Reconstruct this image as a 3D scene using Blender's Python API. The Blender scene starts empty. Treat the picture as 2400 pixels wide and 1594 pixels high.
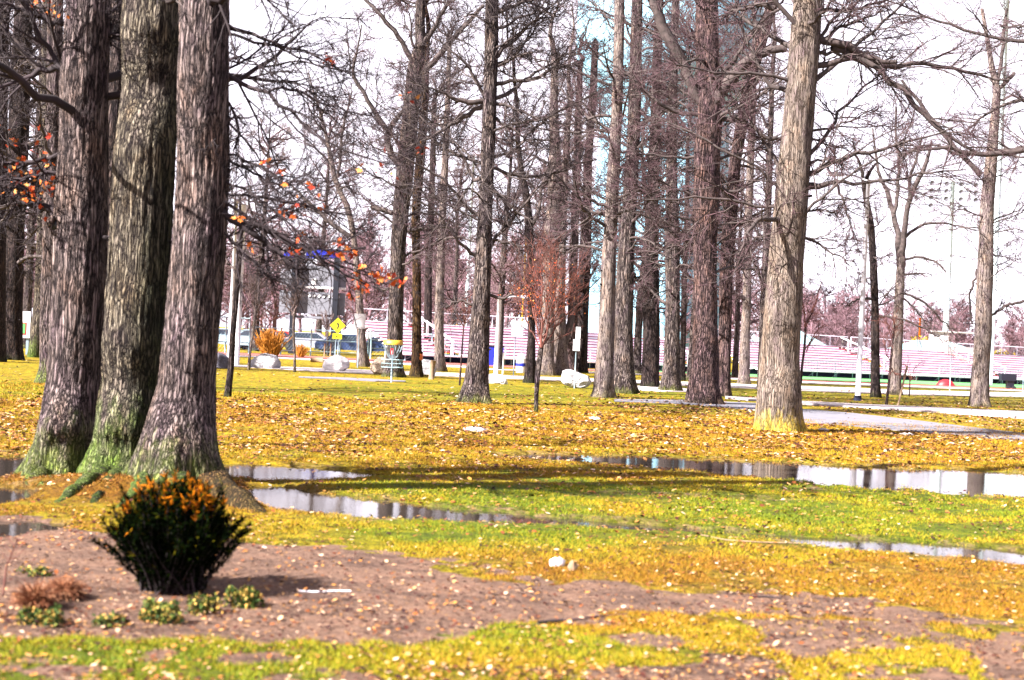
import bpy, math, random
import numpy as np
from mathutils import Matrix, Vector
R = math.radians
C = bpy.context.scene.collection
# ------------------------------------------------------------------ camera
W, H = 2400.0, 1594.0
F = 50.0 / 36.0 * W
TH = R(2.8)
CAMZ = 1.6
cT, sT = math.cos(TH), math.sin(TH)
cd = bpy.data.cameras.new('camera'); cam = bpy.data.objects.new('camera', cd); C.objects.link(cam)
cd.lens = 50; cd.sensor_width = 36; cd.clip_end = 3000; cd.clip_start = 0.1
cam.matrix_world = Matrix(((cT, -sT, 0, 0), (0, 0, -1, 0), (sT, cT, 0, CAMZ), (0, 0, 0, 1)))
cd.dof.use_dof = True; cd.dof.focus_distance = 36; cd.dof.aperture_fstop = 2.4
bpy.context.scene.camera = cam
# ------------------------------------------------------------------ sky, sun, exposure
SUN = Vector((-0.80, -0.50, 0.74)).normalized()
sc = bpy.context.scene
sc.view_settings.view_transform = 'Standard'; sc.view_settings.look = 'None'
sc.view_settings.exposure = 2.78; sc.view_settings.gamma = 1
w = bpy.data.worlds.new("World"); sc.world = w; w.use_nodes = True
nt = w.node_tree; nt.nodes.clear()
sky = nt.nodes.new('ShaderNodeTexSky'); sky.sky_type = 'NISHITA'; sky.sun_disc = False
sky.sun_elevation = math.asin(SUN.z); sky.sun_rotation = math.atan2(SUN.x, SUN.y)
sky.dust_density = 2.0
tcw = nt.nodes.new('ShaderNodeTexCoord'); mpw = nt.nodes.new('ShaderNodeMapping'); mpw.inputs['Scale'].default_value = (1.2, 1.2, 4)
nzw = nt.nodes.new('ShaderNodeTexNoise'); nzw.inputs['Scale'].default_value = 2.2; nzw.inputs['Detail'].default_value = 6
rpw = nt.nodes.new('ShaderNodeMapRange'); rpw.inputs[1].default_value = 0.25; rpw.inputs[2].default_value = 0.5
rpw.inputs[3].default_value = 0.8; rpw.inputs[4].default_value = 0.97
mxw = nt.nodes.new('ShaderNodeMix'); mxw.data_type = 'RGBA'; mxw.inputs[7].default_value = (3.7, 3.45, 3.9, 1)
bgw = nt.nodes.new('ShaderNodeBackground'); bgw.inputs[1].default_value = 0.054
ow = nt.nodes.new('ShaderNodeOutputWorld')
L = nt.links.new
L(tcw.outputs['Generated'], mpw.inputs[0]); L(mpw.outputs[0], nzw.inputs[0]); L(nzw.outputs[0], rpw.inputs[0])
sxw = nt.nodes.new('ShaderNodeSeparateXYZ'); L(tcw.outputs['Generated'], sxw.inputs[0])
crw = nt.nodes.new('ShaderNodeMapRange'); crw.inputs[1].default_value = 0.0; crw.inputs[2].default_value = 0.55; crw.inputs[3].default_value = 1.75; crw.inputs[4].default_value = 0.85; L(sxw.outputs[2], crw.inputs[0])
vsw = nt.nodes.new('ShaderNodeVectorMath'); vsw.operation = 'SCALE'; vsw.inputs[0].default_value = (3.7, 3.45, 3.9); L(crw.outputs[0], vsw.inputs['Scale']); L(vsw.outputs[0], mxw.inputs[7])
L(rpw.outputs[0], mxw.inputs[0]); L(sky.outputs[0], mxw.inputs[6]); L(mxw.outputs[2], bgw.inputs[0]); L(bgw.outputs[0], ow.inputs[0])
sl = bpy.data.lights.new('sun', 'SUN'); sl.energy = 5.0; sl.angle = R(0.5); sl.color = (1, 0.95, 0.87)
so = bpy.data.objects.new('sun', sl); C.objects.link(so)
so.rotation_euler = SUN.to_track_quat('Z', 'Y').to_euler(); so.location = (-20, -10, 30)
sc.cycles.max_bounces = 4; sc.cycles.diffuse_bounces = 2; sc.cycles.glossy_bounces = 3

# ------------------------------------------------------------------ photo helpers
def at(u, v, Y):
    a = (u - W / 2) / F; b = (H / 2 - v) / F
    return Vector((Y * (a * cT - b * sT), Y, CAMZ + Y * (a * sT + b * cT)))
def gp(u, v, z=0.02):
    a = (u - W / 2) / F; b = (H / 2 - v) / F
    Y = (z - CAMZ) / (a * sT + b * cT)
    return at(u, v, Y)
def proj(x, y, z):
    X = x; Z = z - CAMZ
    a = (X * cT + Z * sT) / y; b = (-X * sT + Z * cT) / y
    return W / 2 + a * F, H / 2 - b * F
# ------------------------------------------------------------------ noise
_rs = np.random.RandomState(7); PERM = _rs.rand(256, 256)
def vn(x, y):
    xi = np.floor(x).astype(int); yi = np.floor(y).astype(int); fx = x - xi; fy = y - yi
    fx = fx * fx * (3 - 2 * fx); fy = fy * fy * (3 - 2 * fy)
    g = lambda i, j: PERM[(xi + i) & 255, (yi + j) & 255]
    return (g(0, 0) * (1 - fx) + g(1, 0) * fx) * (1 - fy) + (g(0, 1) * (1 - fx) + g(1, 1) * fx) * fy
def fbm(x, y, o=4):
    s = 0; a = 0.5; t = 0
    for i in range(o):
        s = s + a * vn(x * 2 ** i + 17 * i, y * 2 ** i + 31 * i); t += a; a *= 0.55
    return s / t
def sstep(a, b, x):
    t = np.clip((x - a) / (b - a), 0, 1); return t * t * (3 - 2 * t)
# ------------------------------------------------------------------ object helpers
def tag(o, label=None, cat=None, group=None, kind=None):
    if label: o['label'] = label
    if cat: o['category'] = cat
    if group: o['group'] = group
    if kind: o['kind'] = kind
    return o
def thing(name, label, cat, loc=(0, 0, 0), rz=0, group=None):
    o = bpy.data.objects.new(name, None); C.objects.link(o); o.location = loc; o.rotation_euler = (0, 0, rz)
    o.empty_display_size = 0.1
    return tag(o, label, cat, group)
def mk(name, V, polys, mats, parent=None, midx=None, smooth=True, loc=None):
    """V (n,3); polys: list of (m,k) int arrays"""
    V = np.asarray(V, dtype=np.float32)
    me = bpy.data.meshes.new(name)
    polys = [np.asarray(p) for p in polys if len(p)]
    nl = sum(p.size for p in polys); nf = sum(len(p) for p in polys)
    me.vertices.add(len(V)); me.vertices.foreach_set('co', V.ravel())
    me.loops.add(nl); me.loops.foreach_set('vertex_index', np.concatenate([p.ravel() for p in polys]).astype(np.int32))
    tot = np.concatenate([np.full(len(p), p.shape[1], dtype=np.int32) for p in polys])
    st = np.concatenate([[0], np.cumsum(tot)[:-1]]).astype(np.int32)
    me.polygons.add(nf); me.polygons.foreach_set('loop_start', st)
    me.polygons.foreach_set('use_smooth', np.full(nf, smooth, dtype=bool))
    if not isinstance(mats, (list, tuple)): mats = [mats]
    for m in mats: me.materials.append(m)
    if midx is not None: me.polygons.foreach_set('material_index', np.asarray(midx, dtype=np.int32))
    me.update(calc_edges=True)
    o = bpy.data.objects.new(name, me); C.objects.link(o)
    if parent is not None: o.parent = parent
    if loc is not None: o.location = loc
    return o
class MB:
    def __init__(s): s.v = []; s.f = {}; s.n = 0
    def add(s, V, P):
        for p in P:
            p = np.asarray(p); s.f.setdefault(p.shape[1], []).append(p + s.n)
        V = np.asarray(V, dtype=float); s.v.append(V); s.n += len(V); return s
    def box(s, x0, x1, y0, y1, z0, z1, M=None):
        V = np.array([[x, y, z] for z in (z0, z1) for y in (y0, y1) for x in (x0, x1)], float)
        if M is not None: V = np.array([M @ Vector(p) for p in V])
        return s.add(V, [[(0, 2, 3, 1), (4, 5, 7, 6), (0, 1, 5, 4), (2, 6, 7, 3), (0, 4, 6, 2), (1, 3, 7, 5)]])
    def tube(s, pts, rad, S=8, cap=True):
        V, Q = tubes(np.array([[tuple(p) for p in pts]]), np.array([rad if hasattr(rad, '__len__') else [rad] * len(pts)]), S)
        if cap and S >= 3:
            n = len(V); s.add(V, [Q, [tuple(range(S))[::-1]], [tuple(range(n - S, n))]])
        else: s.add(V, [Q])
        return s
    def prism(s, poly, y0, y1):
        n = len(poly); V = [(x, y0, z) for x, z in poly] + [(x, y1, z) for x, z in poly]
        return s.add(V, [[tuple(range(n))], [tuple(range(n, 2 * n))[::-1]], [(i, i + n, (i + 1) % n + n, (i + 1) % n) for i in range(n)]])
    def build(s, name, m, parent=None, smooth=False, loc=None):
        return mk(name, np.concatenate(s.v), [np.concatenate(v) for v in s.f.values()], m, parent, smooth=smooth, loc=loc)
def tubes(P, Rd, S):
    """P (N,K,3), Rd (N,K)"""
    N, K, _ = P.shape
    T = np.gradient(P, axis=1); T /= np.linalg.norm(T, axis=2, keepdims=True) + 1e-9
    av = P[:, -1] - P[:, 0]; av /= np.linalg.norm(av, axis=1, keepdims=True) + 1e-9
    ref = np.where(np.abs(av[:, 2:3]) > 0.8, np.array([[1., 0.13, 0]]), np.array([[0.1, 0.05, 1.]]))
    A = np.cross(T, ref[:, None, :]); A /= np.linalg.norm(A, axis=2, keepdims=True) + 1e-9
    B = np.cross(T, A)
    an = np.arange(S) / S * 2 * np.pi
    V = P[:, :, None, :] + Rd[:, :, None, None] * (A[:, :, None, :] * np.cos(an)[None, None, :, None] + B[:, :, None, :] * np.sin(an)[None, None, :, None])
    base = (np.arange(N) * K * S)[:, None, None] + (np.arange(K - 1) * S)[None, :, None]
    i = np.arange(S)[None, None, :]; j = (np.arange(S) + 1) % S; j = j[None, None, :]
    Q = np.stack([base + i, base + S + i, base + S + j, base + j], axis=-1).reshape(-1, 4)
    return V.reshape(-1, 3), Q
def resample(pts, K):
    pts = np.asarray(pts, float); d = np.concatenate([[0], np.cumsum(np.linalg.norm(np.diff(pts[:, :3], axis=0), axis=1))])
    # catmull-like: linear dense then smooth
    t = np.linspace(0, d[-1], K)
    out = np.stack([np.interp(t, d, pts[:, k]) for k in range(pts.shape[1])], 1)
    for _ in range(2):
        o2 = out.copy(); o2[1:-1] = 0.25 * out[:-2] + 0.5 * out[1:-1] + 0.25 * out[2:]; out = o2
    return out
# ------------------------------------------------------------------ materials
class NB:
    def __init__(s, name, rough=0.8, spec=0.3):
        s.m = bpy.data.materials.new(name); s.m.use_nodes = True; s.t = s.m.node_tree
        s.b = s.t.nodes['Principled BSDF']; s.b.inputs['Roughness'].default_value = rough
        s.b.inputs['Specular IOR Level'].default_value = spec
        s.tc = s.n('ShaderNodeTexCoord')
    def n(s, typ, **k):
        x = s.t.nodes.new(typ)
        for a, b in k.items(): setattr(x, a, b)
        return x
    def l(s, a, b): s.t.links.new(a, b)
    def map(s, sc, src=None):
        m = s.n('ShaderNodeMapping'); m.inputs['Scale'].default_value = sc; s.l(src or s.tc.outputs['Object'], m.inputs[0]); return m.outputs[0]
    def noise(s, vec, scale, detail=4, rough=0.6):
        x = s.n('ShaderNodeTexNoise'); x.inputs['Scale'].default_value = scale; x.inputs['Detail'].default_value = detail
        x.inputs['Roughness'].default_value = rough; s.l(vec, x.inputs[0]); return x.outputs[0]
    def ramp(s, fac, stops):
        r = s.n('ShaderNodeValToRGB'); e = r.color_ramp.elements
        while len(e) < len(stops): e.new(0.5)
        for el, (p, c) in zip(e, stops): el.position = p; el.color = (c[0], c[1], c[2], 1) if hasattr(c, '__len__') else (c, c, c, 1)
        s.l(fac, r.inputs[0]); return r.outputs[0]
    def mix(s, f, a, b, mode='MIX'):
        x = s.n('ShaderNodeMix', data_type='RGBA', blend_type=mode)
        for sock, val in ((0, f), (6, a), (7, b)):
            if isinstance(val, (int, float)): x.inputs[sock].default_value = val
            elif isinstance(val, tuple): x.inputs[sock].default_value = (val[0], val[1], val[2], 1)
            else: s.l(val, x.inputs[sock])
        return x.outputs[2]
    def math(s, op, a, b=0.0):
        x = s.n('ShaderNodeMath', operation=op, use_clamp=False)
        for i, val in enumerate((a, b)):
            if isinstance(val, (int, float)): x.inputs[i].default_value = val
            else: s.l(val, x.inputs[i])
        return x.outputs[0]
    def color(s, c): s.l(c, s.b.inputs['Base Color'])
    def bump(s, h, st, d):
        x = s.n('ShaderNodeBump'); x.inputs['Strength'].default_value = st; x.inputs['Distance'].default_value = d
        s.l(h, x.inputs['Height']); s.l(x.outputs[0], s.b.inputs['Normal'])
def plain(name, col, rough=0.6, var=0.25, scale=6, metal=0.0, spec=0.4, bump=0.0):
    m = NB(name, rough, spec); m.b.inputs['Metallic'].default_value = metal
    nz = m.noise(m.tc.outputs['Object'], scale, 5)
    c0 = tuple(x * (1 - var) for x in col); c1 = tuple(min(1, x * (1 + var)) for x in col)
    m.color(m.ramp(nz, [(0.3, c0), (0.7, c1)]))
    if bump: m.bump(nz, 0.6, bump)
    return m.m
def bark(name, lo, mid, hi, sc=1.0, moss=0.6, mosscol=(0.05, 0.08, 0.005), mossh=0.6, fur=0.13, bd=0.03, side=0.0):
    m = NB(name, 0.95, 0.1)
    v0 = m.map((1, 1, 0.3))
    dn = m.n('ShaderNodeTexNoise'); dn.inputs['Scale'].default_value = 7 * sc; dn.inputs['Detail'].default_value = 4; m.l(v0, dn.inputs[0])
    v1 = m.map((32 * sc, 32 * sc, 2.3 * sc))
    va = m.n('ShaderNodeVectorMath', operation='MULTIPLY_ADD'); m.l(dn.outputs['Color'], va.inputs[0]); va.inputs[1].default_value = (2.2, 2.2, 2.2); m.l(v1, va.inputs[2])
    vo = m.n('ShaderNodeTexVoronoi', feature='DISTANCE_TO_EDGE'); vo.inputs['Scale'].default_value = 1.0; m.l(va.outputs[0], vo.inputs['Vector'])
    rn = m.noise(va.outputs[0], 0.55, 3, 0.6)
    rg = m.math('MULTIPLY', m.math('ABSOLUTE', m.math('SUBTRACT', rn, 0.5)), 3.2)
    wid = m.math('MULTIPLY', m.noise(m.map((5, 5, 2)), 2.0, 3), 1.55)
    fd = m.math('MULTIPLY', m.math('MINIMUM', m.math('ADD', vo.outputs[0], 0.03), rg), wid)
    fu = m.ramp(fd, [(0.025, 0.0), (fur, 0.55), (0.36, 1.0)])
    n2 = m.noise(m.map((60 * sc, 60 * sc, 12 * sc)), 1.0, 5, 0.7)
    n3 = m.noise(m.map((2.2, 2.2, 1.1)), 1.6, 4)
    plate = m.mix(m.ramp(n2, [(0.3, 0), (0.7, 1)]), mid, hi)
    tint = m.ramp(n3, [(0.3, (0.70, 0.58, 0.74)), (0.5, (1, 0.95, 0.94)), (0.72, (1.18, 0.95, 0.80))])
    plate = m.mix(1.0, plate, tint, 'MULTIPLY')
    col = m.mix(fu, lo, plate)
    kn = m.n('ShaderNodeTexVoronoi', feature='F1'); kn.inputs['Scale'].default_value = 1.0; m.l(m.map((4.0, 4.0, 2.6)), kn.inputs['Vector'])
    col = m.mix(m.ramp(m.math('ADD', kn.outputs[0], m.math('MULTIPLY', n2, 0.10)), [(0.12, 0.9), (0.19, 0.0)]), col, lo)
    sx = m.n('ShaderNodeSeparateXYZ'); m.l(m.tc.outputs['Object'], sx.inputs[0])
    n4 = m.noise(m.map((3, 3, 1.2)), 3.0, 5, 0.7)
    hgt = m.math('ADD', m.math('MULTIPLY', sx.outputs[2], -1.0 / max(mossh, 0.01)), m.math('MULTIPLY', n4, 2.2))
    mf = m.n('ShaderNodeMapRange'); mf.inputs[1].default_value = 0.2; mf.inputs[2].default_value = 1.1; mf.inputs[4].default_value = moss; m.l(hgt, mf.inputs[0])
    col = m.mix(m.math('MULTIPLY', mf.outputs[0], m.ramp(fu, [(0, 0.25), (1, 1)])), col, m.mix(1.0, mosscol, m.ramp(m.noise(m.map((9, 9, 5)), 2.0, 5, 0.7), [(0.35, (0.25, 0.35, 0.5)), (0.5, (0.75, 0.8, 0.8)), (0.65, (1.2, 1.1, 1))]), 'MULTIPLY'))
    if side:  # right side darkened as shade in the colour, tinted green with moss
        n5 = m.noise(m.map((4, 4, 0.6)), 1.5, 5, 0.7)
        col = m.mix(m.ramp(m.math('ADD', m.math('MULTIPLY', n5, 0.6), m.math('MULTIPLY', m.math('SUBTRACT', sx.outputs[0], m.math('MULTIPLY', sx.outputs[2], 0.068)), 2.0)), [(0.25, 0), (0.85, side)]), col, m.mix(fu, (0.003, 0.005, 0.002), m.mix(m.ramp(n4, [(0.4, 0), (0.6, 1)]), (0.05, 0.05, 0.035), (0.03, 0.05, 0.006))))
    m.color(col)
    hh = m.math('ADD', fu, m.math('MULTIPLY', n2, 0.35))
    m.bump(hh, 1.0, bd)
    return m.m
LO = (0.006, 0.004, 0.005)
M = {}
M['bark_near'] = bark('bark_near', LO, (0.13, 0.098, 0.098), (0.32, 0.265, 0.26), 1.1, 0.95, (0.15, 0.22, 0.008), 0.65)
M['bark_moss_shade'] = bark('bark_moss_shade', LO, (0.12, 0.105, 0.08), (0.32, 0.285, 0.225), 1.1, 0.97, (0.12, 0.22, 0.006), 0.95, side=0.75)
M['bark_dark'] = bark('bark_dark', (0.003, 0.002, 0.003), (0.036, 0.027, 0.027), (0.13, 0.10, 0.095), 1.1, 0.8, (0.03, 0.05, 0.006), 0.3)
M['bark_mid'] = bark('bark_mid', LO, (0.13, 0.104, 0.10), (0.30, 0.255, 0.245), 0.9, 0.9, (0.17, 0.20, 0.006), 0.3, bd=0.045)
M['bark_pale'] = bark('bark_pale', (0.02, 0.014, 0.014), (0.15, 0.122, 0.118), (0.27, 0.235, 0.22), 0.9, 0.75, (0.10, 0.085, 0.004), 0.3, fur=0.06, bd=0.015)
M['bark_gold'] = bark('bark_gold', (0.03, 0.022, 0.018), (0.13, 0.104, 0.092), (0.25, 0.215, 0.19), 0.9, 1.0, (0.62, 0.42, 0.002), 0.55, fur=0.07, bd=0.02)
M['bark_red'] = bark('bark_red', LO, (0.12, 0.075, 0.08), (0.27, 0.19, 0.185), 0.9, 0.6, (0.05, 0.05, 0.01), 0.3, bd=0.04)
M['bark_brown'] = bark('bark_brown', LO, (0.09, 0.05, 0.022), (0.17, 0.105, 0.05), 0.8, 0.6, (0.07, 0.06, 0.008), 0.5, bd=0.03)
M['twig'] = plain('twig', (0.046, 0.022, 0.028), 0.9, 0.5, 3)
M['twig_dark'] = plain('twig_dark', (0.014, 0.007, 0.010), 0.9, 0.5, 3)
M['twig_pale'] = plain('twig_pale', (0.09, 0.06, 0.06), 0.9, 0.45, 2)
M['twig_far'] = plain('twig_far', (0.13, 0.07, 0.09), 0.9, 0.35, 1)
M['twig_red'] = plain('twig_red', (0.085, 0.026, 0.020), 0.9, 0.5, 3)
M['limb'] = plain('limb', (0.040, 0.028, 0.028), 0.9, 0.6, 8, bump=0.01)
def leafmat(name, stops, rough=0.7, scale=1.0):
    m = NB(name, rough, 0.2 if rough < 0.9 else 0.0)
    a = m.n('ShaderNodeAttribute'); a.attribute_name = 'rnd'
    m.color(m.ramp(a.outputs['Fac'], stops))
    return m.m
M['leaf_orange'] = leafmat('leaf_orange', [(0, (0.20, 0.012, 0.006)), (0.4, (0.40, 0.05, 0.006)), (0.8, (0.50, 0.13, 0.02)), (1, (0.5, 0.25, 0.08))])
M['leaf_litter'] = leafmat('leaf_litter', [(0, (0.010, 0.002, 0.003)), (0.40, (0.045, 0.009, 0.005)), (0.54, (0.16, 0.045, 0.010)), (0.72, (0.25, 0.115, 0.025)), (0.88, (0.32, 0.17, 0.075)), (1, (0.48, 0.33, 0.25))])
M['white'] = plain('white_paint', (0.55, 0.52, 0.56), 0.5, 0.08)
M['white_pole'] = plain('white_pole', (0.42, 0.40, 0.46), 0.45, 0.12, 2)
M['galv'] = plain('galvanised', (0.16, 0.21, 0.26), 0.45, 0.15, 5, metal=0.2)
M['pale_steel'] = plain('pale_steel', (0.36, 0.42, 0.46), 0.4, 0.1, 3)
M['cyan_steel'] = plain('cyan_steel', (0.20, 0.30, 0.34), 0.4, 0.12, 3)
M['navy'] = plain('navy_steel', (0.002, 0.003, 0.010), 0.5, 0.3, 2)
M['blue'] = plain('blue_paint', (0.006, 0.012, 0.25), 0.5, 0.2, 3)
M['bluegrey'] = plain('bluegrey_panel', (0.12, 0.12, 0.15), 0.7, 0.2, 1.2)
M['yellow'] = plain('yellow_sign', (0.40, 0.36, 0.003), 0.5, 0.05)
M['band'] = plain('yellow_band', (0.42, 0.22, 0.02), 0.5, 0.15)
M['black'] = plain('black_paint', (0.006, 0.006, 0.008), 0.5, 0.1)
M['red'] = plain('red_paint', (0.30, 0.008, 0.015), 0.5, 0.1)
M['crimson'] = plain('crimson_board', (0.16, 0.008, 0.05), 0.6, 0.15, 2)
M['alu'] = plain('aluminium_plank', (0.80, 0.68, 0.80), 0.5, 0.06, 1)
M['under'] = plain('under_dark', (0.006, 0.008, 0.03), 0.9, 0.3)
M['orange_tape'] = plain('orange_tape', (0.45, 0.09, 0.004), 0.5, 0.3, 12)
M['tank'] = plain('tank_blue', (0.17, 0.33, 0.44), 0.5, 0.08, 0.2)
M['concrete'] = plain('concrete', (0.34, 0.29, 0.30), 0.9, 0.15, 1.5, bump=0.01)
M['asphalt'] = plain('asphalt', (0.105, 0.10, 0.125), 0.9, 0.2, 3, bump=0.005)
M['track'] = plain('track_red', (0.22, 0.055, 0.045), 0.9, 0.15, 2)
M['turf'] = plain('turf_green', (0.06, 0.20, 0.06), 0.9, 0.2, 2)
M['wood'] = plain('weathered_wood', (0.17, 0.11, 0.07), 0.9, 0.3, 9, bump=0.01)
M['glass'] = plain('dark_glass', (0.02, 0.03, 0.05), 0.1, 0.1, spec=0.6)
M['rubber'] = plain('rubber', (0.01, 0.01, 0.012), 0.9, 0.1)
M['roof_cyan'] = plain('roof_cyan', (0.16, 0.25, 0.28), 0.7, 0.15, 2)
M['housewall'] = plain('housewall', (0.28, 0.26, 0.27), 0.8, 0.1)
def rockmat(name, lo, hi):
    m = NB(name, 0.9, 0.2)
    n1 = m.noise(m.tc.outputs['Object'], 2.2, 8, 0.65); n2 = m.noise(m.map((1, 1, 3)), 7, 6, 0.7)
    m.color(m.mix(m.ramp(n2, [(0.35, 0), (0.6, 1)]), m.ramp(n1, [(0.3, lo), (0.6, hi)]), m.ramp(n1, [(0.4, tuple(x * 0.6 for x in hi)), (0.7, hi)])))
    m.bump(m.math('ADD', n1, n2), 1.0, 0.08); return m.m
M['rock'] = rockmat('rock_grey', (0.10, 0.10, 0.13), (0.50, 0.48, 0.52))
M['rock_white'] = rockmat('rock_white', (0.30, 0.26, 0.28), (0.66, 0.62, 0.66))
M['rock_dark'] = rockmat('rock_dark', (0.02, 0.02, 0.04), (0.13, 0.12, 0.15))
M['rock_warm'] = rockmat('rock_warm', (0.17, 0.10, 0.08), (0.45, 0.35, 0.28))

# ------------------------------------------------------------------ ground
K = W / 2361.0      # the first look at the photograph was 2361 px wide
PUD = [  # (u, v, half height) along each puddle
    ([(1130, 1052, 2.0), (1240, 1054, 7), (1340, 1058, 11), (1500, 1067, 16), (1700, 1082, 20), (1850, 1094, 27), (2000, 1104, 27), (2150, 1112, 27), (2361, 1122, 31), (2600, 1132, 30)], 1.0),
    ([(380, 1082, 10), (520, 1086, 18), (600, 1092, 18), (720, 1096, 15), (830, 1098, 9), (905, 1098, 2)], 1.0),
    ([(560, 1128, 6), (620, 1140, 20), (700, 1158, 24), (850, 1174, 25), (980, 1184, 18), (1100, 1193, 18), (1230, 1201, 13), (1400, 1213, 10), (1560, 1222, 7), (1750, 1240, 8), (1900, 1252, 13), (2050, 1262, 16), (2200, 1274, 16), (2361, 1290, 20), (2600, 1310, 22)], 0.95),
    ([(-200, 1086, 40), (0, 1086, 40), (60, 1084, 36), (130, 1078, 14)], 1.0),
    ([(-200, 1154, 36), (0, 1154, 34), (50, 1150, 26), (90, 1146, 8)], 1.0),
    ([(-200, 1222, 26), (0, 1222, 26), (80, 1222, 22), (150, 1220, 8)], 0.85),
    ([(1300, 1148, 1), (1400, 1140, 3), (1650, 1150, 4), (1800, 1156, 3), (1880, 1160, 1)], 0.5),
]
PW = []
for pts, st in PUD:
    a = []
    for u, v, h in pts:
        u *= K; v *= K; h *= K
        c = gp(u, v, 0); f = gp(u, v - h, 0); n = gp(u, v + h, 0)
        a.append((c.x, (f.y + n.y) / 2, (f.y - n.y) / 2))
    PW.append((np.array(a), st))
MND = gp(330, 1150)
def ground_h(x, y):
    n = fbm(x * 0.9, y * 0.9, 4) - 0.5; n2 = fbm(x * 6 + 50, y * 6, 3) - 0.5
    amp = np.where(y > 30, 0.5, 1.0)
    h = 0.03 + (n * 0.03 + n2 * 0.014) * amp
    h = np.maximum(h, 0.008); pm = 0 * h
    for a, st in PW:
        yc = np.interp(x, a[:, 0], a[:, 1]); hw = np.interp(x, a[:, 0], a[:, 2], left=0.0, right=0.0 if a[-1, 0] < 8 else a[-1, 2])
        if a[0, 0] < -6: hw = np.where(x < a[0, 0], a[0, 2], hw)
        hw = np.maximum(hw, 1e-3)
        d = np.abs(y - yc) / (hw * (1 + 0.0))
        edge = (fbm(x * 2.2 + 9, y * 2.2 + 5, 5) - 0.5) * 1.1 + (fbm(x * 9 + 3, y * 9 + 1, 3) - 0.5) * 0.9
        m = sstep(1.25, 0.55, d + edge * (0.6 + 0.5 * (1 - st)) + (1 - st) * 0.9)
        m = np.where(hw < 0.02, 0, m)
        h = h - 0.075 * m; pm = np.maximum(pm, m)
    r = np.hypot((x - MND.x) / 1.25, (y - MND.y) / 1.0)
    h = h + 0.13 * sstep(1.25, 0.2, r) * (1 - pm)
    return h
ys = np.concatenate([np.linspace(-14, 4.2, 24), np.geomspace(4.4, 46, 620), np.geomspace(46.4, 160, 130), np.geomspace(165, 2400, 30)])
ss = np.concatenate([np.linspace(-8, -1.08, 14), np.linspace(-1, 1, 470), np.linspace(1.08, 8, 14)])
YY, SS = np.meshgrid(ys, ss, indexing='ij')
XX = SS * (np.maximum(YY, 4) * 0.40 + 1.0)
HH = ground_h(XX, YY)
nr, nc = XX.shape
idx = np.arange(nr * nc).reshape(nr, nc)
Q = np.stack([idx[:-1, :-1], idx[:-1, 1:], idx[1:, 1:], idx[1:, :-1]], -1).reshape(-1, 4)
GX, GY, GH = XX.ravel(), YY.ravel(), HH.ravel()
def zones(x, y):
    yy = np.maximum(y, 4.0)
    u, v = proj(x, yy, 0.02); u = u / K; v = v / K
    wob = (fbm(x * 1.4, y * 1.4, 4) - 0.5)
    du = wob * 90
    v2 = v + wob * 70 + (fbm(x * 5 + 3, y * 5, 3) - 0.5) * 40
    up = np.interp(u, [-200, 0, 240, 600, 800, 1000, 1250, 1500, 1700, 2000, 2150, 2300], [1190, 1205, 1235, 1262, 1278, 1298, 1322, 1362, 1372, 1388, 1420, 1470])
    lo = np.interp(u, [-200, 0, 500, 1000, 1250, 1500, 1900, 2150, 2300], [1462, 1462, 1474, 1480, 1446, 1425, 1432, 1445, 1470])
    mud = sstep(-8, 10, v2 - up) * sstep(-8, 10, lo - v2)
    nb = fbm(x * 2.5 + 40, y * 2.5, 4)
    mud2 = sstep(1490, 1530, v2) * sstep(0.44, 0.60, nb + sstep(900, 2000, u) * 0.10 - 0.06)
    mud3 = sstep(1430, 1450, v2) * sstep(1250, 1450, u) * sstep(0.42, 0.52, nb)
    mud = np.clip(mud + mud2 * 0.9 + mud3 * 0.8, 0, 1)
    # damp earth round the puddles
    for a, st in PW:
        yc = np.interp(x, a[:, 0], a[:, 1]); hw = np.interp(x, a[:, 0], a[:, 2], left=0, right=0) + 0.05
        m = sstep(1.7, 0.9, np.abs(y - yc) / hw + (nb - 0.5) * 2.0) * (hw > 0.06)
        mud = np.maximum(mud, m * 0.42)
    g = sstep(1085, 1130, v2) * sstep(1330, 1200, v2) * sstep(620, 1000, u + du * 2) * 1.0
    g2 = sstep(1440, 1475, v2) * 0.9
    g3 = sstep(880, 895, v2) * sstep(940, 905, v2) * 0.55
    gl = sstep(1200, 1240, v2) * sstep(1330, 1270, v2) * sstep(300, 600, u) * 0.4
    green = np.clip((g + g2 + g3 + gl) * (0.25 + 1.5 * fbm(x * 0.9 + 7, y * 0.9 + 3, 3)), 0, 1)
    brn = 0.6 * sstep(1230, 1275, v2) * sstep(1400, 1330, v2) * sstep(1000, 1300, u)
    brn = np.maximum(brn, sstep(1290, 1300, v) * sstep(1900, 2050, u) * 0.3)
    r = np.hypot((x - MND.x) / 1.9, (y - MND.y) / 1.3)
    brn = np.maximum(brn, sstep(1.2, 0.6, r + wob))
    lit = sstep(905, 940, v2) * sstep(1110, 1060, v2)
    lit = np.maximum(lit, 0.5 * sstep(1440, 1500, v2))
    return mud, green, brn * (1 - mud), lit
mud, green, brn, lit = zones(GX, GY)
gm = NB('ground', 0.95, 0.15)
at_ = gm.n('ShaderNodeVertexColor'); at_.layer_name = 'zone'
sp = gm.n('ShaderNodeSeparateColor'); gm.l(at_.outputs[0], sp.inputs[0])
o_ = gm.tc.outputs['Object']
nA = gm.noise(o_, 0.55, 6, 0.65); nB = gm.noise(o_, 4.5, 6, 0.75); nC = gm.noise(o_, 28, 6, 0.8); nD = gm.noise(gm.map((1, 0.5, 1)), 90, 3, 0.7)
gold = gm.ramp(nB, [(0.32, (0.06, 0.030, 0.002)), (0.46, (0.17, 0.105, 0.002)), (0.56, (0.32, 0.22, 0.003)), (0.70, (0.40, 0.28, 0.03))])
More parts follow.
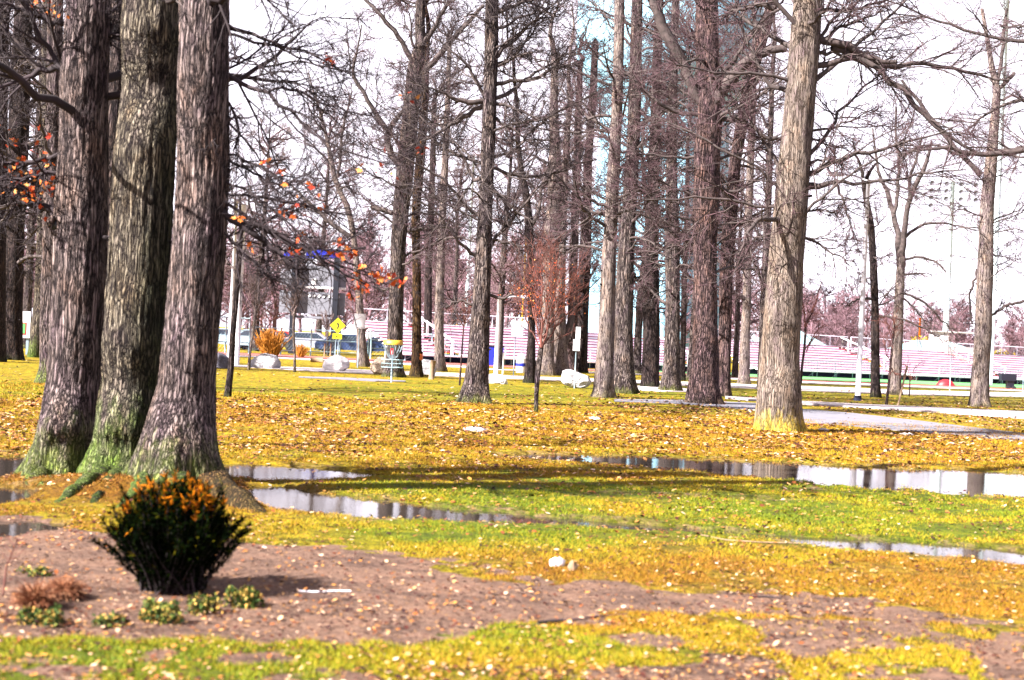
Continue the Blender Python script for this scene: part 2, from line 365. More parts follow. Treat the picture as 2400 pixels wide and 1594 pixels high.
grn = gm.ramp(nB, [(0.3, (0.030, 0.045, 0.001)), (0.5, (0.085, 0.110, 0.001)), (0.68, (0.18, 0.18, 0.002))])
brc = gm.ramp(nB, [(0.3, (0.08, 0.032, 0.004)), (0.55, (0.17, 0.08, 0.006)), (0.72, (0.22, 0.12, 0.01))])
mdc = gm.ramp(nC, [(0.3, (0.05, 0.024, 0.020)), (0.44, (0.125, 0.074, 0.054)), (0.58, (0.19, 0.118, 0.088)), (0.70, (0.28, 0.19, 0.148))])
mdl = gm.ramp(gm.noise(gm.map((1, 2.2, 1)), 1.6, 6, 0.7), [(0.36, (0.55, 0.52, 0.56)), (0.5, (0.95, 0.92, 0.92)), (0.64, (1.25, 1.15, 1.1))])
mdc = gm.mix(1.0, mdc, mdl, 'MULTIPLY')
c = gm.mix(gm.ramp(nA, [(0.40, 0.0), (0.62, 0.45)]), gold, grn)
c = gm.mix(sp.outputs[1], c, grn)
c = gm.mix(sp.outputs[2], c, brc)
spk = gm.ramp(nC, [(0.36, (0.10, 0.06, 0.06)), (0.46, (0.8, 0.8, 0.8)), (0.6, (1.1, 1.1, 1.05)), (0.72, (1.35, 1.3, 1.6))])
c = gm.mix(1.0, c, spk, 'MULTIPLY')
mz = gm.math('ADD', sp.outputs[0], gm.math('MULTIPLY', gm.math('SUBTRACT', nB, 0.5), 1.1))
c = gm.mix(gm.ramp(mz, [(0.35, 0), (0.6, 1)]), c, mdc)
gm.color(c)
gm.bump(gm.math('ADD', gm.math('MULTIPLY', nC, 1.0), gm.math('MULTIPLY', nD, 0.4)), 1.0, 0.05)
g = mk('ground', np.stack([GX, GY, GH], 1), [Q], gm.m)
tag(g, kind='structure')
ca = g.data.color_attributes.new('zone', 'FLOAT_COLOR', 'POINT')
ca.data.foreach_set('color', np.stack([mud, green, brn, lit], 1).astype(np.float32).ravel())
# water
wm = NB('water', 0.02, 0.5); wm.b.inputs['Base Color'].default_value = (0.022, 0.018, 0.016, 1); wm.b.inputs['IOR'].default_value = 1.55
wm.bump(wm.noise(wm.map((1, 2.5, 1)), 9, 3), 0.06, 0.01)
pud = mk('puddle_water', [(-14, 9, 0), (16, 9, 0), (16, 27, 0), (-14, 27, 0)], [[(0, 1, 2, 3)]], wm.m, smooth=False); tag(pud, kind='structure')

# strips laid on the ground
def strip(name, pts, z, m, kind='structure', thick=0.1):
    """pts: (u, vtop, vbottom) in photo pixels"""
    far = [gp(u, a, z) for u, a, b in pts]; near = [gp(u, b, z) for u, a, b in pts]
    n = len(pts); V = [tuple(p) for p in far] + [tuple(p) for p in near] + [(p.x, p.y, z - thick) for p in far] + [(p.x, p.y, z - thick) for p in near]
    P = [(i, i + 1, n + i + 1, n + i) for i in range(n - 1)] + [(n + i, n + i + 1, 3 * n + i + 1, 3 * n + i) for i in range(n - 1)] + [(i + 1, i, 2 * n + i, 2 * n + i + 1) for i in range(n - 1)]
    P = [p[::-1] for p in P]
    o = mk(name, V, [P], m, smooth=False); tag(o, kind=kind); return o
strip('asphalt_path', [(1440, 935, 940), (1600, 937, 946), (1700, 941, 954), (1780, 945, 962), (1880, 958, 989), (2000, 968, 998), (2150, 985, 1012), (2280, 1001, 1022), (2400, 1015, 1032), (2600, 1040, 1052)], 0.05, M['asphalt'])
strip('park_path', [(700, 882, 884), (790, 884, 888), (880, 888, 893), (950, 892, 894)], 0.05, M['asphalt'])
strip('sidewalk', [(1700, 928, 931), (1880, 939, 945), (2050, 948, 955), (2200, 954, 964), (2400, 964, 978), (2600, 974, 990)], 0.08, M['concrete'])
strip('concrete_pad', [(1460, 906, 909), (1500, 903, 914), (1560, 905, 917), (1620, 912, 918)], 0.055, M['concrete'])
strip('concrete_road', [(300, 845, 849), (560, 855, 859), (820, 865, 873), (1040, 873, 881), (1300, 884, 891), (1500, 891, 898), (1880, 904, 915), (2150, 915, 925), (2400, 920, 930), (2700, 934, 944)], 0.06, M['concrete'])
strip('running_track', [(300, 816, 823), (620, 829, 834), (1000, 848, 852), (1200, 857, 861), (1500, 870, 873), (1900, 891, 893), (2400, 911, 914), (2700, 925, 928)], 0.055, M['track'])
strip('field_turf', [(1500, 866, 869.5), (1900, 880, 889.5), (2200, 893, 902), (2400, 902, 909), (2700, 913, 922)], 0.05, M['turf'])
strip('field_apron', [(1100, 862.5, 865), (1500, 874.5, 877), (1900, 894, 898), (2400, 914.5, 917), (2700, 928.5, 931)], 0.055, M['concrete'])
strip('track_edge', [(300, 824, 826), (620, 835, 837), (1000, 853, 856), (1100, 858, 861)], 0.07, M['concrete'])

# ------------------------------------------------------------------ trees
def grow(rng, S, D, Ln, R0, R1, K, wander, trop):
    N = len(S); P = np.zeros((N, K, 3)); P[:, 0] = S; d = D.copy(); st = (Ln / (K - 1))[:, None]
    for k in range(1, K):
        d = d + rng.normal(0, wander, (N, 3)); d[:, 2] += trop
        d /= np.linalg.norm(d, axis=1, keepdims=True) + 1e-9
        P[:, k] = P[:, k - 1] + d * st
    t = np.linspace(0, 1, K)[None, :]
    return P, R0[:, None] * (1 - t) ** 0.8 * 1.0 + R1 * np.ones_like(t)
def spawn(rng, P, Rd, Ln, m, t0, ang, lf, rf, rmax):
    N, K, _ = P.shape
    pi = np.repeat(np.arange(N), m); n = len(pi)
    t = t0 + (1 - t0) * rng.rand(n) ** 0.85 * 0.98; f = t * (K - 1); i = np.minimum(f.astype(int), K - 2); fr = (f - i)[:, None]
    S = P[pi, i] * (1 - fr) + P[pi, i + 1] * fr
    T = P[pi, i + 1] - P[pi, i]; T /= np.linalg.norm(T, axis=1, keepdims=True) + 1e-9
    X = rng.normal(0, 1, (n, 3)); X -= (X * T).sum(1, keepdims=True) * T; X /= np.linalg.norm(X, axis=1, keepdims=True) + 1e-9
    a = rng.uniform(ang[0], ang[1], n)[:, None]
    D = T * np.cos(a) + X * np.sin(a)
    r = Rd[pi, i] * (1 - fr[:, 0]) + Rd[pi, i + 1] * fr[:, 0]
    Lc = Ln[pi] * lf * rng.uniform(0.5, 1.25, n) * (1.1 - 0.55 * t)
    return S, D, Lc, np.minimum(r * rf, rmax)
def crown_mesh(rng, L1, counts, name, mats, parent, lscale=1.0, droop=(0.0, 0.0), tw=0.003, extra=None, longtwig=1.0):
    """L1: list of (P(K,3), R(K), full) limbs"""
    Vs, Qs, Ms, n0 = [], [], [], 0
    def put(P, Rd, S, mi):
        nonlocal n0
        V, q = tubes(P, Rd, S); Vs.append(V); Qs.append(q + n0); Ms.append(np.full(len(q), mi)); n0 += len(V)
    for full in (True, False):
        ls = [l for l in L1 if l[2] == full]
        if not ls: continue
        P1 = np.array([resample(np.column_stack([l[0], l[1]]), 14) for l in ls])
        R1 = P1[:, :, 3]; P1 = P1[:, :, :3]
        jit = rng.normal(0, 0.022, P1.shape); jit[:, 0] = 0
        P1 = P1 + jit * np.minimum(1, R1.max(1) / 0.03)[:, None, None]
        put(P1, R1, 7, 0)
        ln1 = np.linalg.norm(np.diff(P1, axis=1), axis=2).sum(1)
        c2, c3, c4 = counts if full else (max(2, counts[0] // 2), max(1, counts[1] // 3), 0)
        S, D, Ln, r = spawn(rng, P1, R1, ln1 ** 0.7, c2, 0.12, (0.5, 1.15), 0.80 * lscale, 0.42, 0.014)
        P2, R2 = grow(rng, S, D, Ln, r, tw * 1.2, 10, 0.12, droop[0]); put(P2, R2, 5, 0)
        S, D, L3, r = spawn(rng, P2, R2, Ln, c3, 0.12, (0.4, 1.0), 0.5, 0.55, 0.009)
        P3, R3 = grow(rng, S, D, L3, r, tw, 6, 0.13, droop[1]); put(P3, R3, 3, 1)
        if c4:
            S, D, L4, r = spawn(rng, P3, R3, np.maximum(L3, 0.22), c4, 0.1, (0.4, 1.1), 0.55 * longtwig, 0.55, 0.005)
            P4, R4 = grow(rng, S, D, L4, r * 0.7, tw * 0.75, 4, 0.15, droop[1]); put(P4, R4, 3, 1)
    return mk(name, np.concatenate(Vs), [np.concatenate(Qs)], mats, parent, midx=np.concatenate(Ms))
def trunk_mesh(rng, pts, mat, parent, S=28, step=0.08, lobes=0.25, ridge=0.0, name='trunk', flare=0.35, cap=False):
    """pts (n,4): x,y,z,r local"""
    p = np.asarray(pts, float); d = np.concatenate([[0], np.cumsum(np.linalg.norm(np.diff(p[:, :3], axis=0), axis=1))])
    n = max(8, int(d[-1] / step)); p = resample(p, min(n, 420)); n = len(p)
    an = np.arange(S) / S * 2 * np.pi
    z = p[:, 2] - p[0, 2]
    ph = rng.uniform(0, 6.28, 4)
    lob = (0.5 * np.cos(5 * an + ph[0]) + 0.3 * np.cos(3 * an + ph[1]) + 0.3 * np.cos(8 * an + ph[2]))[None, :] * lobes * np.exp(-z / flare)[:, None]
    low = (vn(np.cos(an)[None, :] * 1.3 + 5 + ph[0] + 0 * z[:, None], z[:, None] * 0.9 + np.sin(an)[None, :] * 1.3 + ph[1]) - 0.5) * 0.12
    rr = p[:, 3][:, None] * (1 + lob + low)
    if ridge:
        rg = np.abs(vn(an[None, :] * S / 14.0 + 3 * vn(z[:, None] * 1.5 + 0 * an, an[None, :] * 3) + 40, z[:, None] * 2.2 + an[None, :] * 0) - 0.5) * 2
        rr = rr + (rg - 0.4) * ridge + (vn(an[None, :] * S / 5 + 9, z[:, None] * 18) - 0.5) * ridge * 0.6
    X = p[:, 0][:, None] + rr * np.cos(an); Yv = p[:, 1][:, None] + rr * np.sin(an); Z = np.repeat(p[:, 2][:, None], S, 1)
    V = np.stack([X, Yv, Z], -1).reshape(-1, 3)
    idx = np.arange(n * S).reshape(n, S)
    q = np.stack([idx[:-1], np.roll(idx, -1, 1)[:-1], np.roll(idx, -1, 1)[1:], idx[1:]], -1).reshape(-1, 4)
    P = [q]
    if cap: P.append([tuple(idx[-1])])
    return mk(name, V, P, mat, parent), p
LEAF = np.array([(0, 0, 0), (0.32, 0.22, 0.05), (0.2, 0.45, 0.03), (0.5, 0.62, 0.10), (0.15, 0.75, 0.02), (0, 1.1, -0.05),
                 (-0.15, 0.75, 0.04), (-0.5, 0.62, 0.12), (-0.2, 0.45, 0.02), (-0.32, 0.22, 0.07)])
def leaves_mesh(rng, pos, size, mat, name, parent, hang=False):
    n = len(pos); m = len(LEAF)
    q = rng.normal(0, 1, (n, 4)); q /= np.linalg.norm(q, axis=1, keepdims=True)
    a, b, c_, d = q.T
    Rm = np.stack([1 - 2 * (c_ * c_ + d * d), 2 * (b * c_ - a * d), 2 * (b * d + a * c_), 2 * (b * c_ + a * d), 1 - 2 * (b * b + d * d), 2 * (c_ * d - a * b),
                   2 * (b * d - a * c_), 2 * (c_ * d + a * b), 1 - 2 * (b * b + c_ * c_)], 1).reshape(n, 3, 3)
    V = np.einsum('nij,mj->nmi', Rm, LEAF) * (np.asarray(size) * rng.uniform(0.6, 1.2, n))[:, None, None] + pos[:, None, :]
    f = (np.arange(n) * m)[:, None] + np.arange(m)[None, :]
    o = mk(name, V.reshape(-1, 3), [f], mat, parent, smooth=False)
    ra = o.data.attributes.new('rnd', 'FLOAT', 'POINT'); ra.data.foreach_set('value', np.repeat(rng.rand(n), m).astype(np.float32))
    return o
def tree(name, label, cat, trunk, limbs=(), bark_='bark_mid', twig='twig', n1=16, z0=3.2, top=15, counts=(8, 7, 5), seed=1, len1=(1.8, 4.5), Y=None, S=26,
         lobes=0.25, ridge=0.0, group=None, droop=(0.0, 0.0), depthjit=0.25, leaves=None, up=0.15, tw=0.003, limbmat='limb', r1=(0.02, 0.06), step=0.08, stubs=6, lt=1.0, flare=0.35, dist=None, cap=False, trunkname='trunk', limbw=1.0):
    rng = np.random.RandomState(seed)
    u0, v0, w0 = trunk[0]
    b = gp(u0, v0) if Y is None else at(u0, v0, Y)
    Y = b.y; base = Vector((b.x, b.y, 0.0))
    t = thing(name, label, cat, base, 0, group)
    s = Y / F
    P = []
    for i, (u, v, w_) in enumerate(trunk):
        q = at(u, v, Y)
        P.append([q.x - base.x, rng.normal(0, 0.05) * (i > 0), q.z, max(w_, 1) * s / 2])
    P[0][2] = -0.05
    a, c_ = np.array(P[-2][:3]), np.array(P[-1][:3])
    d = (c_ - a) / (np.linalg.norm(c_ - a) + 1e-9); d[2] = max(d[2], 0.5); d /= np.linalg.norm(d)
    ztop_frame = at(u0, 0, Y).z
    if top > P[-1][2] and not cap:
        Lr = (top - P[-1][2]) / d[2]; rl = P[-1][3]; n = 5
        for k in range(1, n + 1):
            f = k / n; q = c_ + d * Lr * f
            P.append([q[0] + rng.normal(0, 0.1), q[1] + rng.normal(0, 0.2), q[2], rl * (1 - 0.85 * f)])
    P = np.array(P)
    tm, tp = trunk_mesh(rng, P, M[bark_], t, S=S, lobes=lobes, ridge=ridge, step=step, flare=flare, cap=cap, name=trunkname)
    L1 = []
    for lb in limbs:
        pts = []; n = len(lb); dy = 0; slope = rng.normal(0, depthjit)
        L0 = at(lb[0][0], lb[0][1], Y)
        for i, (u, v, w_) in enumerate(lb):
            q = at(u, v, Y); ln = (q - L0).length
            dy = slope * ln * 0.6 + rng.normal(0, 0.03) * (i > 0)
            q = at(u, v, Y + dy)
            pts.append([q.x - base.x, q.y - base.y, q.z, w_ * s / 2 * limbw])
        pts = np.array(pts); L1.append((pts[:, :3], pts[:, 3], True))
    zs = tp[:, 2]; nvis = n1
    zmaxvis = min(top * 0.93, ztop_frame + 1.0)
    def limb_at(z, full):
        i = min(len(zs) - 1, max(0, int(np.searchsorted(zs, z)))); c0 = tp[i, :3]
        az = rng.uniform(0, 2 * math.pi); el = rng.uniform(-0.25, 0.45) + up + 0.35 * (z / top)
        D = np.array([[math.cos(az) * math.cos(el), math.sin(az) * math.cos(el), math.sin(el)]])
        rt = tp[i, 3]; ln = rng.uniform(*len1) * (1.15 - 0.6 * z / top); r0 = min(rng.uniform(*r1), rt * 0.5)
        Pp, Rr = grow(rng, c0[None], D, np.array([ln + rt]), np.array([r0]), 0.005, 12, 0.14, 0.01 if z > 5 else -0.015)
        L1.append((Pp[0], Rr[0], full))
    for z in rng.uniform(z0, zmaxvis, nvis): limb_at(z, True)
    if top > zmaxvis + 1:
        for z in rng.uniform(zmaxvis, top * 0.97, int(n1 * 0.5)): limb_at(z, False)
    for z in rng.uniform(z0 * 0.35, zmaxvis, stubs):
        i = int(np.searchsorted(zs, z)); i = min(i, len(zs) - 1); az = rng.uniform(0, 6.28); rt = tp[i, 3]
        D = np.array([[math.cos(az), math.sin(az), 0.2]]); Pp, Rr = grow(rng, tp[i, :3][None], D, np.array([rt + rng.uniform(0.02, 0.10)]), np.array([0.035]), 0.012, 5, 0.05, 0)
        L1.append((Pp[0], Rr[0], False)) if False else None
        V, q = tubes(Pp, Rr, 6)
        L1.append((Pp[0], Rr[0] * 0 + 0.03 * min(1, rt / 0.2), 'stub'))
    st = [l for l in L1 if l[2] == 'stub']; L1 = [l for l in L1 if l[2] != 'stub']
    if L1: cr = crown_mesh(rng, L1, counts, 'crown', [M[limbmat], M[twig]], t, droop=droop, tw=tw, longtwig=lt)
    if st:
        for l in st: MB().tube(l[0], list(l[1] * np.linspace(1.3, 0.7, len(l[1]))), 8).build('branch_stub', M['twig_dark'], t, smooth=True)
    if leaves:
        pos = []
        for (u, v, spread, cnt) in leaves:
            for _ in range(cnt):
                q = at(u + rng.normal(0, spread), v + rng.normal(0, spread * 0.7), Y + rng.normal(0, 0.25)); pos.append([q.x - base.x, q.y - base.y, q.z])
        leaves_mesh(rng, np.array(pos), 0.065 if dist is None else dist, M['leaf_orange'], 'leaves', t)
    return t

# ---- the cluster of three big trunks on the left
T = {}
T[1] = tree('oak_tree', 'big rough-barked trunk, left one of the close trio, with a knot hole and broad root', 'tree',
     [(132, 1112, 200), (140, 1080, 165), (152, 1040, 140), (163, 1000, 128), (172, 900, 124), (180, 800, 122), (187, 650, 121), (190, 500, 120), (196, 350, 112), (202, 200, 106), (208, 80, 104), (213, -40, 98)],
     limbs=[[(160, 345, 14), (120, 365, 11), (80, 385, 10), (40, 378, 9), (-20, 392, 7)], [(150, 170, 16), (110, 165, 14), (60, 178, 12), (20, 198, 10), (-40, 220, 7)],
            [(150, 400, 12), (100, 408, 9), (60, 422, 9), (0, 420, 8)], [(160, 60, 14), (120, 52, 12), (60, 30, 10), (0, 5, 8)], [(215, 110, 14), (245, 95, 9), (270, 80, 7)],
            [(210, 60, 9), (230, 80, 8), (262, 100, 7)], [(140, 520, 10), (110, 480, 8), (70, 470, 6), (20, 480, 4)]],
     bark_='bark_near', n1=9, z0=2.3, top=13, seed=11, S=110, ridge=0.014, step=0.03, lobes=0.32, flare=0.25, twig='twig_dark', len1=(1.2, 3), counts=(8, 7, 4), limbmat='twig_dark', stubs=0,
     leaves=[(30, 440, 26, 26), (85, 450, 22, 26), (60, 470, 20, 12), (110, 430, 14, 12), (20, 330, 20, 8), (110, 15, 18, 16), (125, 35, 15, 8), (115, 520, 8, 5), (75, 395, 22, 8), (100, 330, 18, 6), (50, 400, 40, 25)], dist=0.055)
T[2] = tree('oak_tree', 'tall mossy trunk in the middle of the close trio, green-black shade painted down its right side', 'tree',
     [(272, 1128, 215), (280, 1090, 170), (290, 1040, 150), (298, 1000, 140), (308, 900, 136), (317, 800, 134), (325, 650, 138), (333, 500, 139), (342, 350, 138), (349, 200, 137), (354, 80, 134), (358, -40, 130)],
     bark_='bark_moss_shade', n1=3, z0=3.8, top=14, seed=12, S=120, ridge=0.018, step=0.03, lobes=0.34, flare=0.28, twig='twig_dark', len1=(1, 2.5), counts=(6, 6, 4), stubs=0)
LB = [[(530, 63, 12), (615, 88, 8), (691, 119, 6), (768, 142, 4), (814, 176, 3)], [(530, 80, 8), (653, 111, 6), (730, 145, 4), (768, 172, 2)],
      [(528, 172, 12), (576, 199, 10), (626, 218, 11), (699, 275, 7), (760, 333, 5), (875, 379, 4), (940, 390, 3)], [(626, 216, 7), (638, 199, 7), (703, 214, 6), (787, 256, 5), (867, 272, 4)],
      [(528, 220, 6), (550, 268, 6), (563, 306, 6), (548, 352, 4)], [(520, 470, 8), (589, 515, 9), (634, 540, 8), (690, 564, 7), (745, 600, 6), (790, 640, 6), (819, 651, 5), (868, 665, 3)],
      [(518, 490, 14), (558, 524, 15), (600, 549, 14), (620, 564, 13), (656, 598, 9), (690, 625, 8), (712, 629, 6)], [(520, 498, 9), (594, 526, 8), (656, 560, 10), (701, 587, 8), (801, 593, 5), (857, 584, 3)],
      [(520, 450, 6), (612, 462, 6), (678, 477, 6), (714, 482, 6), (768, 500, 5), (835, 504, 3)], [(520, 357, 6), (600, 386, 6), (634, 406, 6), (667, 421, 4)], [(520, 378, 6), (600, 404, 7), (640, 435, 6), (678, 435, 5), (712, 426, 3)],
      [(520, 540, 6), (567, 591, 8), (594, 618, 7), (643, 656, 5), (690, 671, 3)], [(530, 120, 4), (600, 150, 4), (690, 200, 3)], [(520, 420, 6), (570, 440, 6), (640, 490, 5), (720, 560, 4), (790, 660, 3)]]
T[3] = tree('oak_tree', 'thick grey trunk, right of the close trio, orange leaves on its drooping branches', 'tree',
     [(408, 1150, 275), (412, 1100, 225), (416, 1060, 190), (420, 1000, 165), (430, 920, 140), (440, 840, 127), (452, 700, 121), (465, 560, 119), (472, 400, 119), (478, 200, 118), (482, 0, 118), (484, -60, 112)],
     limbs=LB, bark_='bark_near', n1=3, z0=4.2, top=14, seed=13, S=120, ridge=0.015, step=0.03, lobes=0.34, flare=0.3, twig='twig_dark', len1=(1, 2.5), counts=(11, 6, 3), droop=(-0.01, 0.0), depthjit=0.2, stubs=0, tw=0.0018, limbmat='twig_dark',
     leaves=[(621, 381, 4, 6), (658, 405, 6, 6), (672, 440, 6, 6), (660, 485, 8, 10), (682, 503, 5, 5), (690, 590, 6, 8), (702, 557, 6, 5), (798, 572, 9, 14), (818, 592, 10, 14), (782, 598, 8, 8), (845, 620, 5, 5), (848, 668, 8, 11), (838, 650, 8, 8),
             (885, 645, 9, 14), (900, 652, 8, 13), (925, 662, 6, 6), (945, 664, 4, 6), (818, 687, 3, 3), (831, 698, 3, 3), (768, 140, 10, 13), (716, 430, 3, 3), (740, 437, 4, 5), (560, 510, 6, 6), (582, 580, 4, 3), (700, 470, 25, 10), (880, 390, 30, 8), (980, 340, 20, 5), (970, 230, 15, 5)], dist=0.062)
kq = at(138, 528, T[1].location.y - 0.12); kx, kz = kq.x - T[1].location.x, kq.z
an_ = np.linspace(0, 2 * np.pi, 33)
MB().tube([(kx - 0.01 + 0.065 * math.cos(a), -0.16 - 0.02 * math.sin(a), kz + 0.075 * math.sin(a)) for a in an_], [0.035 + 0.008 * math.sin(3 * a) for a in an_], 10).build('knot_rim', M['bark_near'], T[1], smooth=True)
V, q4 = tubes(np.array([[(kx - 0.01, -0.175, kz), (kx - 0.01, -0.12, kz)]]), np.array([[0.06, 0.05]]), 20)
mk('knot_hole_shade', V, [q4, [tuple(range(20))]], M['black'], T[1])  # black disc, the shade inside the hole put into its colour
def root(t, pts, r0, r1, m, seed=0):
    rng = np.random.RandomState(seed); P = []
    n = len(pts)
    for i, (u, v) in enumerate(pts):
        g_ = gp(u, v, 0.05); f = i / (n - 1); h = float(ground_h(np.array([g_.x]), np.array([g_.y]))[0])
        P.append([g_.x - t.location.x, g_.y - t.location.y, h - 0.03 * f - 0.02 + rng.normal(0, 0.012), (r0 * (1 - f) ** 1.3 + r1 * f) * 0.85])
    P = resample(np.array(P), 24); P[:, 3] *= np.sqrt(1 - np.linspace(0, 0.999, 24) ** 5)
    V, q = tubes(P[None, :, :3], P[None, :, 3] * (1 + rng.normal(0, 0.05, (1, 24))), 20)
    V[:, 0] += (vn(V[:, 0] * 9, V[:, 2] * 9 + V[:, 1] * 7) - 0.5) * 0.05; V[:, 2] += (vn(V[:, 0] * 11 + 4, V[:, 1] * 11) - 0.5) * 0.05
    mk('root', V, [q], M[m], t)
root(T[1], [(120, 1110), (80, 1120), (45, 1133), (10, 1140)], 0.16, 0.03, 'bark_near', 1)
root(T[1], [(130, 1108), (95, 1132), (60, 1150)], 0.12, 0.02, 'bark_near', 2)
root(T[2], [(265, 1125), (200, 1148), (130, 1172), (60, 1192)], 0.15, 0.02, 'bark_moss_shade', 3)
root(T[2], [(275, 1130), (235, 1165), (190, 1185)], 0.12, 0.02, 'bark_moss_shade', 4)
root(T[3], [(350, 1140), (310, 1165), (270, 1190)], 0.15, 0.03, 'bark_moss_shade', 5)
root(T[3], [(480, 1145), (540, 1170), (600, 1190), (635, 1200)], 0.21, 0.12, 'bark_brown', 6)
root(T[3], [(420, 1150), (430, 1190), (450, 1215)], 0.15, 0.03, 'bark_moss_shade', 7)
tree('oak_tree', 'shaded dark trunk standing in the gap behind the left and middle trunks of the trio', 'tree',
     [(252, 1040, 60), (256, 900, 46), (262, 700, 42), (268, 500, 38), (272, 300, 36), (276, 100, 34), (279, -20, 34)], bark_='bark_dark', n1=5, z0=3, top=12, seed=14, Y=18, twig='twig_dark', counts=(6, 6, 4), len1=(1, 2.5))
# far-left trees
tree('oak_tree', 'dark furrowed trunk nearest the left edge, beside the white map board', 'tree', [(26, 844, 60), (27, 820, 50), (30, 700, 46), (36, 500, 46), (44, 300, 46), (52, 150, 44), (60, -10, 44)],
     bark_='bark_dark', n1=26, z0=3, top=20, seed=15, len1=(2, 6), twig='twig_dark', counts=(8, 7, 5), tw=0.005, r1=(0.03, 0.08))
tree('oak_tree', 'dark trunk cut off by the left edge, mossy at its foot', 'tree', [(-14, 848, 56), (-12, 700, 50), (-6, 400, 46), (0, 0, 42)], bark_='bark_dark', n1=12, z0=4, top=20, seed=16, len1=(2, 5), twig='twig_dark', tw=0.005)
tree('oak_tree', 'mossy grey trunk leaning behind the left trunk of the trio, near the white board', 'tree', [(84, 838, 44), (88, 800, 32), (94, 700, 28), (100, 500, 26), (106, 200, 24), (110, 0, 22)], bark_='bark_moss_shade', n1=14, z0=3.5, top=22, seed=17, len1=(2, 5), tw=0.006)
tree('oak_tree', 'half hidden trunk with a mossy foot just left of the trio', 'tree', [(108, 900, 64), (112, 860, 46), (116, 700, 40), (120, 500, 38), (126, 200, 36), (130, 0, 34)], bark_='bark_near', n1=14, z0=3, top=18, seed=18, len1=(2, 4.5), twig='twig_dark', tw=0.004)
# middle trees
tree('oak_tree', 'straight grey trunk with flared mossy foot, left of the red-leaved young tree', 'tree',
     [(1112, 945, 90), (1114, 930, 72), (1117, 900, 60), (1121, 850, 52), (1124, 780, 47), (1129, 700, 43), (1133, 600, 38), (1137, 500, 33), (1142, 400, 31), (1146, 300, 34), (1149, 200, 32), (1152, 100, 33), (1154, -20, 30)],
     limbs=[[(1140, 235, 13), (1100, 245, 13), (1065, 232, 12), (1050, 222, 5), (1010, 210, 4), (960, 190, 3)], [(1140, 245, 12), (1110, 260, 12), (1075, 280, 12), (1050, 300, 9), (1010, 320, 7), (960, 345, 4)],
            [(1150, 200, 12), (1175, 188, 10), (1210, 190, 9), (1240, 188, 9), (1270, 182, 8), (1300, 160, 7), (1330, 110, 4)], [(1150, 160, 8), (1180, 150, 7), (1215, 128, 6), (1250, 120, 4)], [(1155, 120, 5), (1190, 95, 5), (1240, 60, 4), (1290, 20, 3)],
            [(1125, 420, 12), (1110, 440, 9), (1095, 380, 6), (1060, 330, 5), (1010, 300, 4), (950, 220, 3)], [(1145, 235, 10), (1120, 200, 8), (1095, 150, 7), (1060, 120, 5), (1020, 90, 4)], [(1150, 240, 9), (1190, 245, 7), (1235, 265, 5), (1280, 290, 3)],
            [(1148, 390, 9), (1185, 400, 8), (1225, 425, 9), (1270, 410, 7), (1330, 395, 5), (1400, 370, 3)], [(1145, 370, 8), (1185, 368, 7), (1220, 340, 6), (1260, 290, 5), (1330, 250, 4), (1400, 220, 3)], [(1120, 505, 10), (1090, 480, 8), (1040, 420, 6), (990, 390, 5), (930, 360, 4), (860, 340, 2)],
            [(1118, 600, 11), (1095, 590, 9), (1070, 560, 6), (1030, 500, 5), (980, 470, 4)], [(1140, 560, 8), (1180, 565, 6), (1220, 580, 5), (1260, 575, 3)], [(1110, 715, 7), (1080, 705, 5), (1040, 720, 4)], [(1145, 690, 8), (1180, 700, 6), (1230, 680, 5), (1260, 660, 3)],
            [(1150, 440, 8), (1180, 470, 7), (1215, 500, 6), (1250, 520, 4)], [(1148, 270, 6), (1200, 300, 5), (1250, 340, 4)], [(1155, 30, 7), (1190, 10, 5), (1230, -20, 4)]],
     bark_='bark_mid', n1=20, z0=3.4, top=15, seed=21, S=60, ridge=0.01, step=0.05, twig='twig_dark', counts=(10, 7, 5), lobes=0.3, up=0.1, tw=0.003)
tree('oak_tree', 'pale trunk with a fork of heavy limbs, standing behind the disc golf basket', 'tree',
     [(920, 884, 62), (922, 870, 48), (924, 830, 38), (927, 750, 36), (930, 650, 34), (934, 560, 36), (940, 490, 38), (947, 430, 40), (955, 340, 38), (965, 240, 38), (974, 150, 36), (986, 100, 26), (984, 50, 24), (988, -20, 22)],
     limbs=[[(945, 400, 18), (920, 370, 16), (906, 335, 17), (905, 308, 14), (925, 285, 12), (942, 262, 10), (955, 240, 7)], [(906, 305, 14), (880, 270, 11), (850, 210, 10), (822, 178, 9), (835, 130, 5), (850, 60, 3)], [(822, 178, 4), (818, 120, 3), (812, 50, 2)],
            [(975, 160, 16), (950, 110, 12), (930, 75, 12), (900, 45, 10), (870, 15, 9), (845, -10, 7)], [(995, 170, 16), (1040, 115, 13), (1075, 75, 12), (1105, 45, 10), (1132, 10, 8)], [(985, 110, 14), (1010, 80, 12), (1030, 40, 10), (1055, 0, 8)],
            [(920, 500, 12), (895, 490, 12), (870, 482, 12)], [(960, 540, 10), (1000, 535, 12), (1040, 530, 8)], [(935, 640, 8), (900, 690, 5), (880, 660, 4), (850, 610, 3)], [(970, 330, 8), (1020, 290, 5), (1060, 260, 4)], [(975, 250, 7), (1020, 220, 5), (1080, 190, 4)]],
     bark_='bark_mid', n1=24, z0=4, top=19, seed=22, S=36, twig='twig', counts=(10, 7, 5), tw=0.004, group=None)
tree('oak_tree', 'slim brown trunk with orange tape tied round it, right of the disc golf basket', 'tree',
     [(975, 884, 36), (976, 860, 26), (977, 800, 22), (977, 700, 21), (976, 600, 20), (974, 520, 20), (978, 450, 22), (985, 380, 22), (992, 300, 20), (996, 200, 18), (1000, 100, 15)], bark_='bark_brown', n1=12, z0=4, top=15, seed=23, S=24, counts=(7, 6, 5), tw=0.004)
